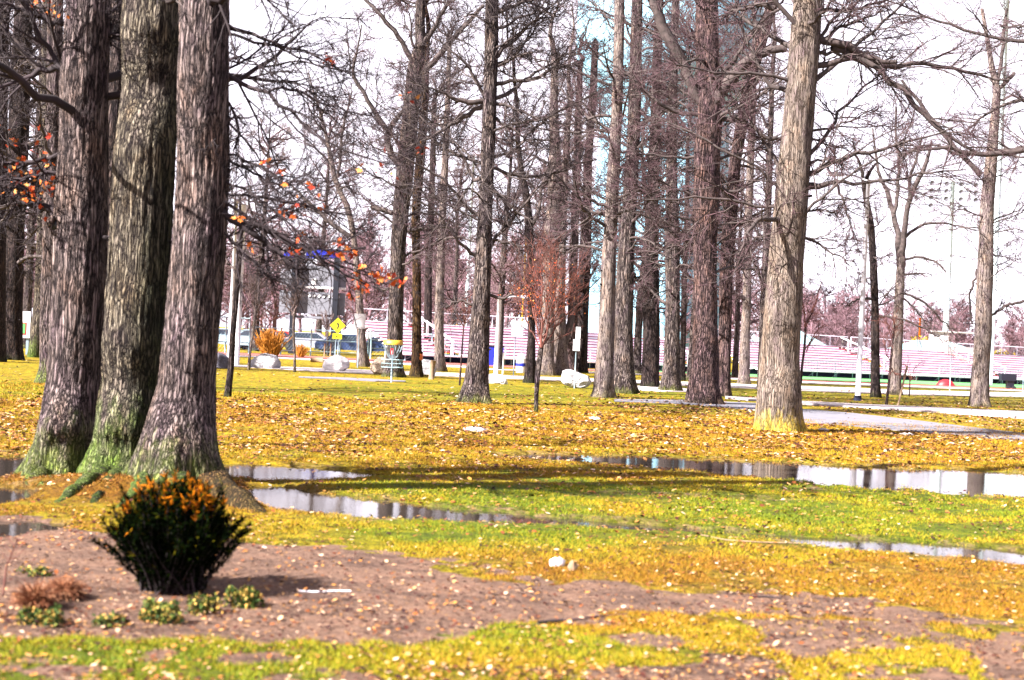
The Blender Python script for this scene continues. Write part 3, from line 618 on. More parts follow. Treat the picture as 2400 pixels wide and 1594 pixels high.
tree('oak_tree', 'grey trunk in the open row between the basket and the straight flared trunk', 'tree', [(1032, 871, 32), (1030, 840, 25), (1029, 760, 22), (1032, 640, 20), (1038, 500, 17), (1045, 350, 15), (1050, 200, 12), (1054, 100, 9)], bark_='bark_pale', n1=16, z0=4.5, top=16, seed=24, counts=(7, 6, 5), tw=0.005, S=20)
tree('oak_tree', 'dark slim trunk seen between the taped trunk and the grey one', 'tree', [(1003, 846, 24), (1002, 800, 20), (1004, 650, 18), (1012, 450, 15), (1018, 250, 12)], bark_='bark_dark', n1=12, z0=5, top=18, seed=25, counts=(7, 6, 4), tw=0.006, S=16)
tree('oak_tree', 'curved pale trunk forking high against the sky, behind the blank white sign', 'tree', [(852, 860, 36), (848, 820, 24), (845, 760, 20), (842, 700, 17), (836, 620, 15), (829, 560, 14), (822, 515, 14), (813, 480, 15), (797, 450, 14), (783, 413, 13), (768, 333, 9), (758, 290, 8), (745, 245, 6), (730, 199, 4), (722, 160, 2)],
     limbs=[[(793, 417, 8), (797, 380, 7), (802, 306, 6), (812, 260, 5), (825, 214, 3)], [(768, 333, 4), (780, 300, 3), (795, 290, 2)], [(820, 555, 12), (770, 520, 10), (730, 480, 9), (700, 450, 6), (680, 430, 4)]], bark_='bark_pale', n1=12, z0=6, top=13, seed=26, counts=(8, 6, 4), tw=0.005, S=18, len1=(0.8, 2), stubs=0)
tree('oak_tree', 'dark leaning trunk left of the red-leaved young tree, throwing a black shade side', 'tree', [(1241, 898, 34), (1243, 870, 24), (1246, 780, 18), (1245, 680, 17), (1243, 600, 16), (1240, 520, 18), (1232, 450, 18), (1222, 400, 14), (1214, 340, 12), (1212, 250, 10), (1205, 180, 8)],
     limbs=[[(1245, 530, 10), (1262, 500, 9), (1270, 440, 8), (1290, 380, 6)]], bark_='bark_dark', n1=16, z0=4.2, top=15, seed=27, counts=(8, 7, 5), tw=0.004, twig='twig_dark')
tree('oak_tree', 'wide pale grey trunk directly behind the red-leaved young tree', 'tree', [(1282, 880, 44), (1282, 840, 34), (1284, 740, 30), (1290, 600, 38), (1298, 500, 38), (1303, 420, 36), (1300, 340, 26), (1298, 250, 20), (1300, 150, 16)], bark_='bark_pale', n1=14, z0=5, top=18, seed=28, counts=(8, 7, 5), tw=0.005)
tree('oak_tree', 'grey trunk split low into a narrow fork, left of the tilted white boulder', 'tree', [(1312, 880, 52), (1312, 850, 38), (1314, 780, 30), (1312, 700, 24), (1316, 600, 20), (1322, 450, 18), (1330, 300, 14)],
     limbs=[[(1318, 815, 20), (1332, 790, 18), (1340, 750, 16), (1342, 650, 14), (1346, 500, 12), (1350, 350, 10)]], bark_='bark_pale', n1=12, z0=5, top=18, seed=29, counts=(8, 6, 5), tw=0.005)
tree('oak_tree', 'reddish trunk of the pair above the tilted white boulder', 'tree', [(1341, 874, 34), (1341, 850, 26), (1342, 750, 24), (1344, 600, 21), (1350, 450, 18), (1354, 300, 16), (1360, 150, 13)], bark_='bark_red', n1=14, z0=4.5, top=18, seed=30, counts=(8, 7, 5), tw=0.005)
tree('oak_tree', 'blackish straight trunk of the pair above the tilted white boulder', 'tree', [(1360, 874, 36), (1361, 850, 30), (1365, 750, 29), (1371, 600, 29), (1376, 480, 22), (1378, 380, 20), (1388, 250, 18), (1396, 100, 16)],
     limbs=[[(1372, 520, 12), (1350, 470, 10), (1352, 400, 9), (1365, 330, 7)], [(1378, 660, 6), (1395, 630, 6), (1402, 610, 5)]], bark_='bark_dark', n1=14, z0=4, top=18, seed=31, twig='twig_dark', counts=(7, 6, 4), tw=0.004)
tree('oak_tree', 'smooth pale trunk right of the tilted boulder, lit down its left side', 'tree', [(1412, 932, 66), (1414, 915, 50), (1417, 870, 44), (1420, 800, 40), (1423, 720, 38), (1427, 620, 35), (1431, 540, 32), (1436, 440, 30), (1442, 340, 28), (1446, 230, 26), (1450, 120, 24), (1453, -20, 24)],
     limbs=[[(1425, 485, 8), (1400, 475, 9), (1380, 462, 7), (1340, 440, 5), (1290, 400, 4)], [(1425, 495, 7), (1390, 500, 5), (1340, 540, 4), (1290, 565, 3)], [(1440, 272, 8), (1410, 268, 7), (1370, 285, 6), (1330, 295, 4), (1300, 280, 3)]], bark_='bark_pale', n1=24, z0=4.2, top=16, seed=32, S=48, counts=(9, 7, 4), tw=0.003, step=0.06)
tree('oak_tree', 'ridged grey trunk with yellow moss at its foot, touching the smooth pale one', 'tree', [(1463, 922, 78), (1463, 905, 58), (1462, 860, 47), (1461, 780, 44), (1463, 700, 43), (1466, 620, 40), (1472, 520, 36), (1480, 420, 33), (1486, 300, 30), (1490, 150, 28), (1494, -20, 26)],
     limbs=[[(1484, 640, 7), (1500, 655, 6), (1512, 670, 4)], [(1450, 520, 9), (1455, 480, 7), (1440, 450, 5)]], bark_='bark_mid', n1=24, z0=4.2, top=16, seed=33, S=44, counts=(9, 7, 4), ridge=0.008, tw=0.003, step=0.06)
tree('oak_tree', 'dark trunk overgrown with twigs, between the ridged grey and the stout brown trunk', 'tree', [(1524, 908, 50), (1524, 890, 42), (1526, 800, 40), (1527, 700, 38), (1524, 620, 38), (1528, 500, 30), (1534, 350, 26), (1540, 150, 22), (1545, 0, 20)], bark_='bark_dark', n1=44, z0=2.6, top=17, seed=34, len1=(0.8, 3), counts=(7, 6, 4), tw=0.003, twig='twig', S=32)
tree('oak_tree', 'brown trunk with a knot, in front of the white concrete pad', 'tree', [(1571, 917, 62), (1572, 900, 48), (1574, 850, 38), (1576, 750, 35), (1576, 660, 34), (1576, 600, 36), (1576, 520, 32), (1574, 400, 26), (1576, 250, 22), (1580, 100, 18), (1584, -10, 16)],
     limbs=[[(1590, 755, 8), (1605, 740, 6), (1612, 700, 4)], [(1568, 570, 10), (1558, 530, 9), (1540, 490, 8), (1528, 450, 5)]], bark_='bark_mid', n1=36, z0=3, top=17, seed=35, len1=(1, 3.5), counts=(7, 6, 4), tw=0.003, S=36)
tree('oak_tree', 'slim trunk peeping out behind the brown knotted trunk and the stout furrowed one', 'tree', [(1600, 893, 17), (1600, 850, 14), (1602, 750, 13), (1606, 600, 12), (1612, 400, 10)], bark_='bark_dark', n1=14, z0=4.5, top=16, seed=36, S=14, counts=(8, 7, 4), tw=0.006)
tree('oak_tree', 'stout red-brown furrowed trunk with gnarled mossy foot and a big bent limb above', 'tree', [(1650, 947, 98), (1650, 930, 84), (1650, 900, 72), (1652, 850, 66), (1653, 750, 58), (1654, 650, 55), (1652, 560, 57), (1656, 450, 60), (1658, 350, 62), (1663, 270, 58), (1660, 200, 54), (1658, 100, 54), (1658, -20, 50)],
     limbs=[[(1665, 262, 34), (1680, 225, 32), (1700, 200, 30), (1720, 175, 28), (1745, 150, 26), (1775, 128, 22), (1800, 118, 20), (1845, 112, 18)], [(1640, 240, 22), (1620, 200, 24), (1600, 140, 26), (1575, 100, 28), (1550, 60, 26), (1530, 10, 22), (1522, -30, 20)],
            [(1640, 270, 12), (1600, 262, 10), (1560, 258, 9), (1520, 220, 7), (1480, 180, 6), (1430, 150, 4)], [(1680, 280, 12), (1720, 280, 12), (1755, 278, 12), (1740, 250, 9), (1700, 220, 7), (1665, 200, 6)], [(1690, 435, 9), (1720, 455, 9), (1760, 430, 6), (1800, 400, 4)], [(1640, 370, 7), (1600, 372, 8), (1560, 370, 5), (1510, 360, 4), (1440, 330, 3)],
            [(1610, 480, 6), (1560, 470, 5), (1500, 450, 4), (1440, 420, 3)], [(1650, 560, 5), (1600, 540, 4), (1540, 510, 3)], [(1690, 180, 10), (1740, 110, 9), (1790, 40, 8), (1830, 20, 7)], [(1625, 460, 5), (1560, 430, 4), (1480, 390, 3), (1420, 340, 2)]],
     bark_='bark_red', n1=20, z0=3.6, top=15, seed=37, S=70, ridge=0.014, step=0.05, counts=(11, 7, 4), lobes=0.35, flare=0.2, tw=0.0026)
tree('oak_tree', 'dark trunk close behind the stout furrowed one, leaning right as it rises', 'tree', [(1697, 930, 42), (1697, 910, 32), (1698, 850, 30), (1700, 750, 30), (1702, 650, 32), (1708, 560, 34), (1714, 480, 30), (1722, 380, 28), (1740, 280, 28), (1760, 180, 28), (1785, 90, 28), (1812, 0, 26), (1830, -60, 22)],
     bark_='bark_red', n1=38, z0=3.5, top=15, seed=38, len1=(1, 4), counts=(7, 6, 4), tw=0.003, S=36, twig='twig')
tree('oak_tree', 'pale grey trunk beyond the sidewalk, with one mossy hooked branch', 'tree', [(1744, 902, 36), (1744, 880, 27), (1746, 800, 23), (1750, 720, 21), (1752, 620, 20), (1756, 480, 18), (1762, 300, 16), (1768, 100, 13)],
     limbs=[[(1760, 720, 9), (1745, 700, 12), (1725, 690, 10), (1705, 675, 6)]], bark_='bark_pale', n1=18, z0=4.8, top=19, seed=39, counts=(8, 7, 5), tw=0.004)
tree('oak_tree', 'grey trunk mostly hidden behind the left edge of the golden-footed trunk', 'tree', [(1788, 912, 30), (1787, 880, 24), (1788, 800, 20), (1791, 700, 18), (1796, 560, 17), (1803, 400, 15), (1810, 200, 12)], bark_='bark_mid', n1=22, z0=4, top=18, seed=40, counts=(7, 6, 4), tw=0.004)
tree('oak_tree', 'big straight pale trunk with bright golden moss round its foot, beside the asphalt path', 'tree',
     [(1826, 1012, 130), (1826, 1000, 118), (1825, 970, 108), (1825, 920, 101), (1827, 850, 96), (1832, 760, 90), (1839, 660, 84), (1844, 600, 80), (1851, 500, 80), (1858, 420, 80), (1863, 350, 74), (1872, 250, 70), (1882, 150, 70), (1890, 60, 70), (1896, -40, 66)],
     limbs=[[(1890, 435, 20), (1920, 430, 14), (1960, 428, 9), (2010, 430, 8), (2070, 422, 7), (2140, 415, 6), (2200, 400, 4), (2270, 395, 3)], [(1900, 155, 16), (1940, 158, 16), (1975, 142, 14), (2010, 112, 14), (2060, 170, 12), (2110, 205, 14), (2160, 260, 14), (2190, 290, 10), (2230, 335, 8), (2290, 355, 6)],
            [(1950, 110, 20), (2000, 120, 16), (2040, 150, 14), (2090, 160, 12), (2150, 148, 11), (2220, 155, 9), (2280, 175, 7), (2360, 190, 5)], [(1910, 95, 20), (1950, 92, 20), (1985, 108, 18), (2040, 140, 12), (2100, 145, 9)], [(1905, 40, 12), (1940, 20, 9), (1990, 30, 8), (2050, 10, 6), (2120, -20, 4)],
            [(1850, 215, 12), (1810, 205, 10), (1780, 170, 9), (1770, 140, 8), (1740, 60, 6), (1720, 0, 4)], [(1835, 325, 10), (1805, 330, 10), (1775, 310, 8), (1760, 290, 6), (1720, 270, 5)], [(1828, 420, 14), (1818, 380, 10), (1800, 340, 7), (1770, 300, 5)], [(1870, 555, 7), (1910, 565, 6), (1960, 600, 4), (1990, 620, 3)],
            [(1895, 310, 7), (1950, 300, 5), (2000, 280, 4), (2050, 250, 3)], [(1895, 320, 5), (1940, 340, 4), (1990, 350, 3)], [(1900, 380, 6), (1940, 370, 5), (1980, 390, 4)], [(1960, 430, 7), (1985, 500, 4), (2000, 560, 3)], [(1815, 20, 14), (1780, 8, 10), (1740, 18, 8), (1700, 40, 5)], [(1880, 500, 5), (1930, 490, 4), (1975, 510, 3)],
            [(1920, 90, 9), (1950, 50, 8), (1990, 20, 6), (2010, -20, 5)]],
     bark_='bark_gold', n1=18, z0=4, top=13, seed=41, S=110, ridge=0.010, step=0.035, counts=(11, 7, 5), lobes=0.22, flare=0.2, tw=0.003, len1=(2, 5.5))
# right-hand trees
tree('oak_tree', 'thin dark trunk with a snapped top, right of the white lamp pole', 'tree', [(2051, 932, 27), (2051, 900, 22), (2052, 800, 20), (2052, 720, 18), (2047, 620, 17), (2041, 530, 17), (2032, 470, 14), (2026, 430, 13), (2038, 402, 9), (2054, 382, 7)],
     limbs=[[(2026, 440, 9), (2020, 400, 8), (2005, 360, 5), (1998, 330, 3)], [(2058, 740, 7), (2100, 745, 6), (2150, 760, 5), (2200, 790, 3)], [(2045, 700, 7), (2010, 702, 5), (1980, 720, 4)]], bark_='bark_dark', n1=18, z0=3.3, top=8, seed=42, counts=(7, 6, 4), tw=0.003, twig='twig', len1=(0.8, 2.4), cap=True, S=20, r1=(0.012, 0.03))
tree('oak_tree', 'pale forked trunk with golden foot behind the leaning stake', 'tree', [(2097, 926, 40), (2098, 900, 27), (2102, 820, 25), (2106, 720, 23), (2110, 650, 22), (2113, 600, 18), (2114, 575, 9)],
     limbs=[[(2110, 625, 18), (2105, 560, 15), (2102, 530, 13), (2092, 490, 12), (2078, 450, 10), (2065, 425, 8), (2052, 370, 6), (2045, 300, 4)], [(2113, 620, 16), (2119, 560, 14), (2122, 520, 13), (2128, 470, 12), (2142, 430, 12), (2162, 410, 12), (2178, 370, 9), (2182, 330, 5)], [(2095, 500, 9), (2103, 440, 9), (2108, 380, 8), (2098, 320, 6), (2102, 250, 4)],
            [(2130, 460, 8), (2132, 410, 8), (2150, 370, 6), (2160, 320, 4)], [(2123, 555, 8), (2150, 530, 7), (2185, 520, 6), (2230, 525, 4), (2290, 540, 3)], [(2122, 608, 6), (2160, 600, 6), (2200, 615, 5), (2220, 640, 3)], [(2120, 688, 6), (2155, 700, 6), (2190, 730, 5), (2220, 765, 4), (2250, 800, 2)], [(2118, 700, 5), (2150, 730, 4), (2180, 770, 3)], [(2120, 643, 6), (2150, 640, 4), (2185, 645, 2)]],
     bark_='bark_pale', n1=0, z0=8, top=6.6, seed=43, counts=(10, 6, 4), tw=0.003, S=24, stubs=0, cap=True, twig='twig_pale')
tree('oak_tree', 'pale spotted trunk nearest the right edge, standing in front of the stadium light mast', 'tree', [(2296, 954, 54), (2297, 935, 44), (2299, 880, 42), (2303, 780, 40), (2306, 680, 38), (2309, 580, 34), (2316, 480, 32), (2321, 400, 30), (2328, 320, 24), (2334, 260, 20), (2336, 210, 18), (2325, 160, 14), (2312, 90, 10), (2302, 20, 8)],
     limbs=[[(2300, 410, 14), (2275, 385, 12), (2250, 360, 12), (2225, 330, 12), (2190, 290, 12), (2150, 230, 9), (2110, 190, 6)], [(2335, 215, 10), (2355, 195, 10), (2377, 172, 9)], [(2338, 200, 10), (2348, 130, 9), (2356, 60, 8), (2360, 20, 6)], [(2310, 360, 12), (2340, 355, 13), (2380, 352, 14), (2430, 340, 14)], [(2300, 360, 9), (2260, 365, 9), (2220, 350, 6), (2180, 335, 5), (2110, 365, 4)],
            [(2320, 740, 6), (2360, 715, 7), (2400, 705, 7)], [(2290, 630, 6), (2285, 660, 6), (2270, 690, 5), (2278, 760, 4)], [(2325, 520, 4), (2370, 510, 3), (2410, 490, 2)], [(2340, 240, 7), (2370, 220, 6), (2420, 250, 5)], [(2345, 60, 6), (2380, 65, 5), (2420, 60, 4)]],
     bark_='bark_pale', n1=16, z0=4.5, top=10.6, seed=44, counts=(8, 6, 5), tw=0.003, S=40, cap=True, step=0.05, len1=(1.2, 3.8), r1=(0.01, 0.035))
tree('oak_tree', 'tree just outside the right edge reaching a mossy limb into the picture', 'tree', [(2470, 1010, 90), (2475, 850, 70), (2482, 600, 66), (2490, 300, 60), (2496, 0, 56)],
     limbs=[[(2480, 330, 18), (2430, 348, 16), (2380, 356, 14), (2320, 366, 13), (2270, 360, 11), (2220, 345, 9), (2160, 345, 6), (2110, 365, 4)], [(2480, 260, 12), (2420, 240, 10), (2360, 240, 8), (2310, 270, 6), (2270, 300, 4)], [(2480, 110, 12), (2420, 100, 10), (2340, 88, 8), (2270, 75, 7), (2200, 50, 6), (2120, 20, 4), (2080, 0, 3)]], bark_='bark_gold', n1=4, z0=5, top=12, seed=45, counts=(12, 7, 5), tw=0.003)
# young trees
tree('young_tree', 'slender dark sapling standing in front of the tall white pole, right of the trio', 'tree', [(533, 932, 20), (535, 915, 16), (541, 850, 15), (547, 780, 14), (553, 700, 13), (558, 640, 13), (562, 600, 12), (566, 560, 9), (563, 510, 7), (560, 460, 5)],
     limbs=[[(561, 590, 7), (548, 570, 6), (535, 545, 4), (528, 520, 3)], [(563, 585, 7), (590, 600, 6), (620, 640, 4)], [(552, 640, 6), (538, 620, 5), (520, 590, 3)], [(566, 560, 6), (580, 500, 5), (590, 440, 3)], [(565, 540, 5), (548, 480, 4), (540, 420, 3)], [(575, 610, 5), (610, 600, 4), (640, 570, 3)]], bark_='bark_dark', n1=5, z0=3.5, top=5.6, seed=51, counts=(5, 4, 3), tw=0.002, S=16, cap=True, stubs=3, len1=(0.6, 1.4), r1=(0.008, 0.015), lobes=0.1)
def sapling(label, tr, limbs, seed, bk='bark_pale', tw='twig_pale', cnt=(4, 4, 3), lv=None, Y=None, up=1.0, n1=8, z0=1.6, top=4.2, twr=0.003, dist=0.05):
    return tree('young_tree', label, 'young tree', tr, limbs=limbs, bark_=bk, twig=tw, n1=n1, z0=z0, top=top, seed=seed, counts=cnt, tw=twr, S=12, cap=True, stubs=0, len1=(0.8, 1.8), r1=(0.008, 0.016), lobes=0.08, up=up, leaves=lv, dist=dist, limbmat=tw, Y=Y, lt=1.0)
sapling('thin pale sapling with upswept twigs, standing in front of the long grey boulder', [(583, 868, 8), (586, 830, 6), (592, 780, 6), (598, 748, 6), (601, 715, 4)], [[(599, 745, 5), (608, 715, 4), (625, 690, 2)], [(600, 745, 4), (590, 700, 3), (582, 660, 2)], [(600, 720, 4), (606, 680, 3), (618, 630, 2)], [(598, 750, 3), (620, 730, 3), (640, 710, 2)]], 52, top=4.5)
sapling('thin sapling with a tangle of twigs in its fork, before the left scoreboard post', [(691, 873, 7), (690, 830, 6), (689, 780, 6), (689, 742, 6), (690, 725, 4)], [[(689, 740, 5), (680, 705, 4), (668, 680, 3), (655, 650, 2)], [(690, 738, 5), (700, 700, 4), (712, 660, 2)], [(688, 740, 4), (672, 715, 3), (660, 710, 2)], [(690, 738, 3), (696, 690, 3), (698, 650, 2)]], 53, top=4.3)
sapling('small red-brown sapling against the orange shrub', [(619, 828, 5), (620, 800, 4), (622, 770, 4)], [[(622, 775, 3), (612, 755, 2), (600, 740, 1.5)], [(622, 775, 3), (632, 755, 2), (648, 742, 1.5)]], 54, bk='bark_red', tw='twig_red', n1=5, top=3.2, z0=1.7)
sapling('pale broom-like sapling between two stakes behind the bright white boulder', [(768, 835, 6), (768, 800, 5), (768, 780, 5)], [[(768, 782, 3), (760, 760, 3), (752, 735, 2)], [(768, 782, 3), (768, 755, 3), (765, 728, 2)], [(768, 782, 3), (775, 755, 3), (782, 735, 2)]], 55, n1=5, top=3.2, z0=1.7)
sapling('twig-thin sapling holding two tan leaves, left of the straight flared trunk', [(1077, 904, 5), (1080, 860, 4), (1084, 800, 4), (1087, 760, 3)], [[(1087, 765, 3), (1075, 745, 2), (1065, 725, 1.5)], [(1087, 765, 2), (1090, 735, 2)]], 56, bk='bark_red', tw='twig_red', n1=3, top=3, z0=1.6, lv=[(1082, 770, 8, 5), (1092, 755, 6, 5)])
red = tree('young_tree', 'vase-shaped young tree with a red-brown twiggy crown and a pale bare stem', 'young tree', [(1256, 967, 11), (1257, 930, 10), (1259, 890, 12), (1263, 850, 13), (1268, 820, 13), (1270, 800, 9)],
     limbs=[[(1268, 815, 8), (1262, 780, 7), (1252, 740, 6), (1240, 700, 4), (1230, 650, 3), (1222, 600, 2)], [(1269, 812, 8), (1271, 770, 7), (1270, 720, 6), (1268, 660, 4), (1265, 590, 2)], [(1270, 812, 8), (1285, 775, 6), (1300, 740, 5), (1315, 700, 4), (1325, 640, 2)], [(1269, 815, 7), (1290, 790, 6), (1310, 760, 5), (1335, 730, 3)],
            [(1268, 815, 6), (1252, 790, 5), (1238, 760, 4), (1222, 720, 3), (1215, 690, 2)], [(1271, 780, 6), (1280, 730, 5), (1288, 670, 4), (1292, 600, 2)], [(1262, 780, 5), (1254, 720, 4), (1250, 650, 3), (1248, 600, 2)], [(1275, 790, 5), (1296, 720, 4), (1304, 650, 3), (1308, 590, 2)], [(1268, 800, 5), (1262, 700, 4), (1258, 620, 2)], [(1272, 790, 5), (1310, 730, 4), (1330, 690, 3), (1345, 650, 2)]],
     limbw=0.62, bark_='bark_mid', twig='twig_red', limbmat='twig_red', n1=0, z0=2, top=3, seed=57, counts=(9, 5, 3), tw=0.0022, S=14, cap=True, stubs=0, lobes=0.05, droop=(0.12, 0.08), depthjit=0.5,
     leaves=[(1280, 690, 34, 260), (1262, 720, 24, 110), (1300, 650, 30, 130), (1235, 680, 14, 70), (1325, 710, 16, 60), (1280, 625, 26, 70), (1308, 615, 3, 3)], dist=0.028)
sapling('leaning red-brown sapling at the kerb, left of the leaning stake', [(2077, 950, 7), (2081, 900, 6), (2087, 850, 6), (2092, 800, 5), (2096, 760, 3)], [[(2088, 850, 3), (2075, 820, 2), (2070, 790, 1.5)], [(2087, 860, 3), (2100, 880, 2)], [(2094, 780, 3), (2100, 740, 2)]], 58, bk='bark_red', tw='twig_red', n1=4, top=3, z0=1.6)
sapling('crooked thin sapling close to the right side of the golden-footed trunk', [(1876, 900, 7), (1880, 860, 6), (1885, 820, 6), (1887, 780, 6), (1888, 765, 5), (1896, 745, 4), (1905, 730, 3)], [[(1887, 820, 3), (1900, 800, 3), (1920, 785, 2)], [(1888, 775, 4), (1885, 740, 3), (1878, 700, 2)], [(1898, 742, 4), (1915, 700, 3), (1925, 660, 2)], [(1889, 825, 3), (1910, 780, 3), (1935, 760, 2)]], 59, bk='bark_red', tw='twig_red', n1=6, top=4.5, z0=2)
sapling('thin red marker sapling near the far road, right of the leaning stake', [(2131, 930, 3.5), (2132, 905, 3), (2133, 890, 3)], [[(2133, 895, 2), (2138, 880, 1.2)]], 60, bk='bark_red', tw='twig_red', n1=2, top=2, z0=0.8)

# background trees, shared meshes
def proto(seed, h=11, spread=3.0, tw=0.016):
    rng = np.random.RandomState(seed); t = thing('woodland_tree', 'bare purplish tree in the far woods behind the sports field', 'tree', (0, 0, 0), 0, 'bare trees of the far woods')
    P = np.array([[0, 0, -0.1, 0.22], [0.05, 0, h * 0.25, 0.16], [rng.normal(0, .3), 0.1, h * 0.5, 0.12], [rng.normal(0, .4), 0, h * 0.75, 0.06], [rng.normal(0, .4), 0, h, 0.02]])
    tm, tp = trunk_mesh(rng, P, M['twig_far'], t, S=7, step=0.8, lobes=0.1)
    L1 = []
    for z in rng.uniform(h * 0.14, h * 0.95, 30):
        i = int(np.searchsorted(tp[:, 2], z)); i = min(i, len(tp) - 1); az = rng.uniform(0, 6.28); el = rng.uniform(0.3, 1.1)
        D = np.array([[math.cos(az) * math.cos(el), math.sin(az) * math.cos(el), math.sin(el)]])
        Pp, Rr = grow(rng, tp[i, :3][None], D, np.array([spread * rng.uniform(0.6, 1.3) * (1.15 - 0.7 * z / h)]), np.array([0.06]), 0.02, 8, 0.1, 0.05); L1.append((Pp[0], Rr[0], True))
    crown_mesh(rng, L1, (6, 5, 2), 'crown', [M['twig_far'], M['twig_far']], t, tw=tw, droop=(0.05, 0.03), lscale=1.0)
    return t
protos = [proto(100 + i, h) for i, h in enumerate((11, 12.5, 10, 13))]
rng = np.random.RandomState(5); used = set(); k = 0
spots = []
for i in range(170):
    u = rng.uniform(-60, 2460); Yd = rng.uniform(135, 235)
    hmax = np.interp(u, [0, 500, 900, 1300, 1800, 1950, 2400], [15, 14, 15, 15, 13, 10, 8.5])
    spots.append((u, Yd, hmax * rng.uniform(0.75, 1.1) * Yd / 190))
for u, Yd, hh in spots:
    pr = protos[k % 4]; q = at(u, 800, Yd)
    if k < 4: o = pr
    else:
        o = pr.copy(); C.objects.link(o)
        for ch in pr.children: c2 = ch.copy(); C.objects.link(c2); c2.parent = o
    zn = 0 if u < 500 else 1 if u < 960 else 2 if u < 1850 else 3
    o['label'] = ('bare purplish tree in the far woods left of and behind the trio', 'bare purplish tree in the far woods behind the scoreboard', 'bare purplish tree in the far woods behind the dense middle trunks', 'bare purplish tree in the low far woods behind the right bleachers')[zn]
    o['group'] = ('far woods behind the trio', 'far woods behind the scoreboard', 'far woods behind the middle trunks', 'far woods behind the right bleachers')[zn]
    s_ = hh / (11, 12.5, 10, 13)[k % 4]
    o.location = (q.x, Yd, -0.1); o.scale = (s_ * 1.15, s_ * 1.15, s_); o.rotation_euler = (0, 0, rng.uniform(0, 6.28)); k += 1
# trees of the middle distance (60 - 100 m), shared meshes with finer twigs
def proto2(seed, h, label, group):
    rng = np.random.RandomState(seed); t = thing('oak_tree', label, 'tree', (0, 0, 0), 0, group)
    P = np.array([[0, 0, -0.1, 0.34], [0, 0, 0.3, 0.25], [0.05, 0, h * 0.25, 0.21], [rng.normal(0, .2), 0.1, h * 0.5, 0.17], [rng.normal(0, .3), 0, h * 0.75, 0.1], [rng.normal(0, .3), 0, h, 0.03]])
    tm, tp = trunk_mesh(rng, P, M['bark_mid'], t, S=16, step=0.3, lobes=0.2)
    L1 = []
    for z in rng.uniform(h * 0.2, h * 0.95, 36):
        i = min(int(np.searchsorted(tp[:, 2], z)), len(tp) - 1); az = rng.uniform(0, 6.28); el = rng.uniform(-0.1, 0.8)
        D = np.array([[math.cos(az) * math.cos(el), math.sin(az) * math.cos(el), math.sin(el)]])
        Pp, Rr = grow(rng, tp[i, :3][None], D, np.array([5 * rng.uniform(0.5, 1.2) * (1.15 - 0.7 * z / h)]), np.array([0.07]), 0.012, 10, 0.13, 0.03); L1.append((Pp[0], Rr[0], True))
    crown_mesh(rng, L1, (8, 6, 4), 'crown', [M['twig'], M['twig_pale']], t, tw=0.007, droop=(0.03, 0.03))
    return t
mids = [(150, 80), (480, 95), (598, 94), (745, 112), (1060, 98), (1170, 74), (1495, 80), (1625, 70), (1725, 84), (1270, 104), (60, 70)]
labs = ['left of the trio', 'right beside the trio', 'behind the long grey boulder', 'in front of the scoreboard', 'left of the straight flared trunk', 'right of the straight flared trunk', 'behind the ridged grey trunk', 'left of the stout furrowed trunk', 'right of the stout furrowed trunk', 'behind the red-leaved young tree', 'near the white map board']
mp = []
for i, ((u, Yd), lb) in enumerate(zip(mids, labs)):
    lab = 'bare park tree of the middle distance, %s' % lb
    if i < 3: o = proto2(200 + i, (16, 17, 15)[i], lab, 'bare park trees of the middle distance'); mp.append(o)
    else:
        o = mp[i % 3].copy(); C.objects.link(o)
        for ch in mp[i % 3].children: c2 = ch.copy(); C.objects.link(c2); c2.parent = o
        o['label'] = lab
    q = at(u, 820, Yd); o.location = (q.x, Yd, 0); o.rotation_euler = (0, 0, i * 1.7); s_ = 0.85 + 0.1 * (i % 4); o.scale = (s_ * 0.9, s_ * 0.9, s_)

# ------------------------------------------------------------------ water tower
Yt = 185.0; q = at(1531, 840, Yt); s_ = Yt / F
wt = thing('water_tower', 'huge pale blue water tower with a fluted column, seen through the tree trunks', 'water tower', (q.x, Yt, 0))
def lathe(prof, S=64, flute=0.0, nf=24):
    an = np.arange(S) / S * 2 * np.pi; V = []
    for r, z, fl in prof:
        rr = r * (1 + fl * flute * np.cos(nf * an)); V.append(np.stack([rr * np.cos(an), rr * np.sin(an), np.full(S, z)], -1))
    V = np.concatenate(V); n = len(prof); idx = np.arange(n * S).reshape(n, S)
    return V, np.stack([idx[:-1], np.roll(idx, -1, 1)[:-1], np.roll(idx, -1, 1)[1:], idx[1:]], -1).reshape(-1, 4)
V, q4 = lathe([(9.9, 0, 1), (9.3, 8, 1), (8.6, 20, 1), (8.2, 31, 1)], 192, 0.02, 24); mk('column', V, [q4], M['tank'], wt)
V, q4 = lathe([(8.2, 31, 0), (8.8, 33, 0), (10.4, 35.2, 0), (11.6, 37.4, 0), (12.0, 40, 0), (12.0, 47, 0), (11.2, 49.5, 0), (8, 51.5, 0), (4, 52.6, 0), (0.1, 53, 0)], 96); mk('tank', V, [q4], M['tank'], wt)

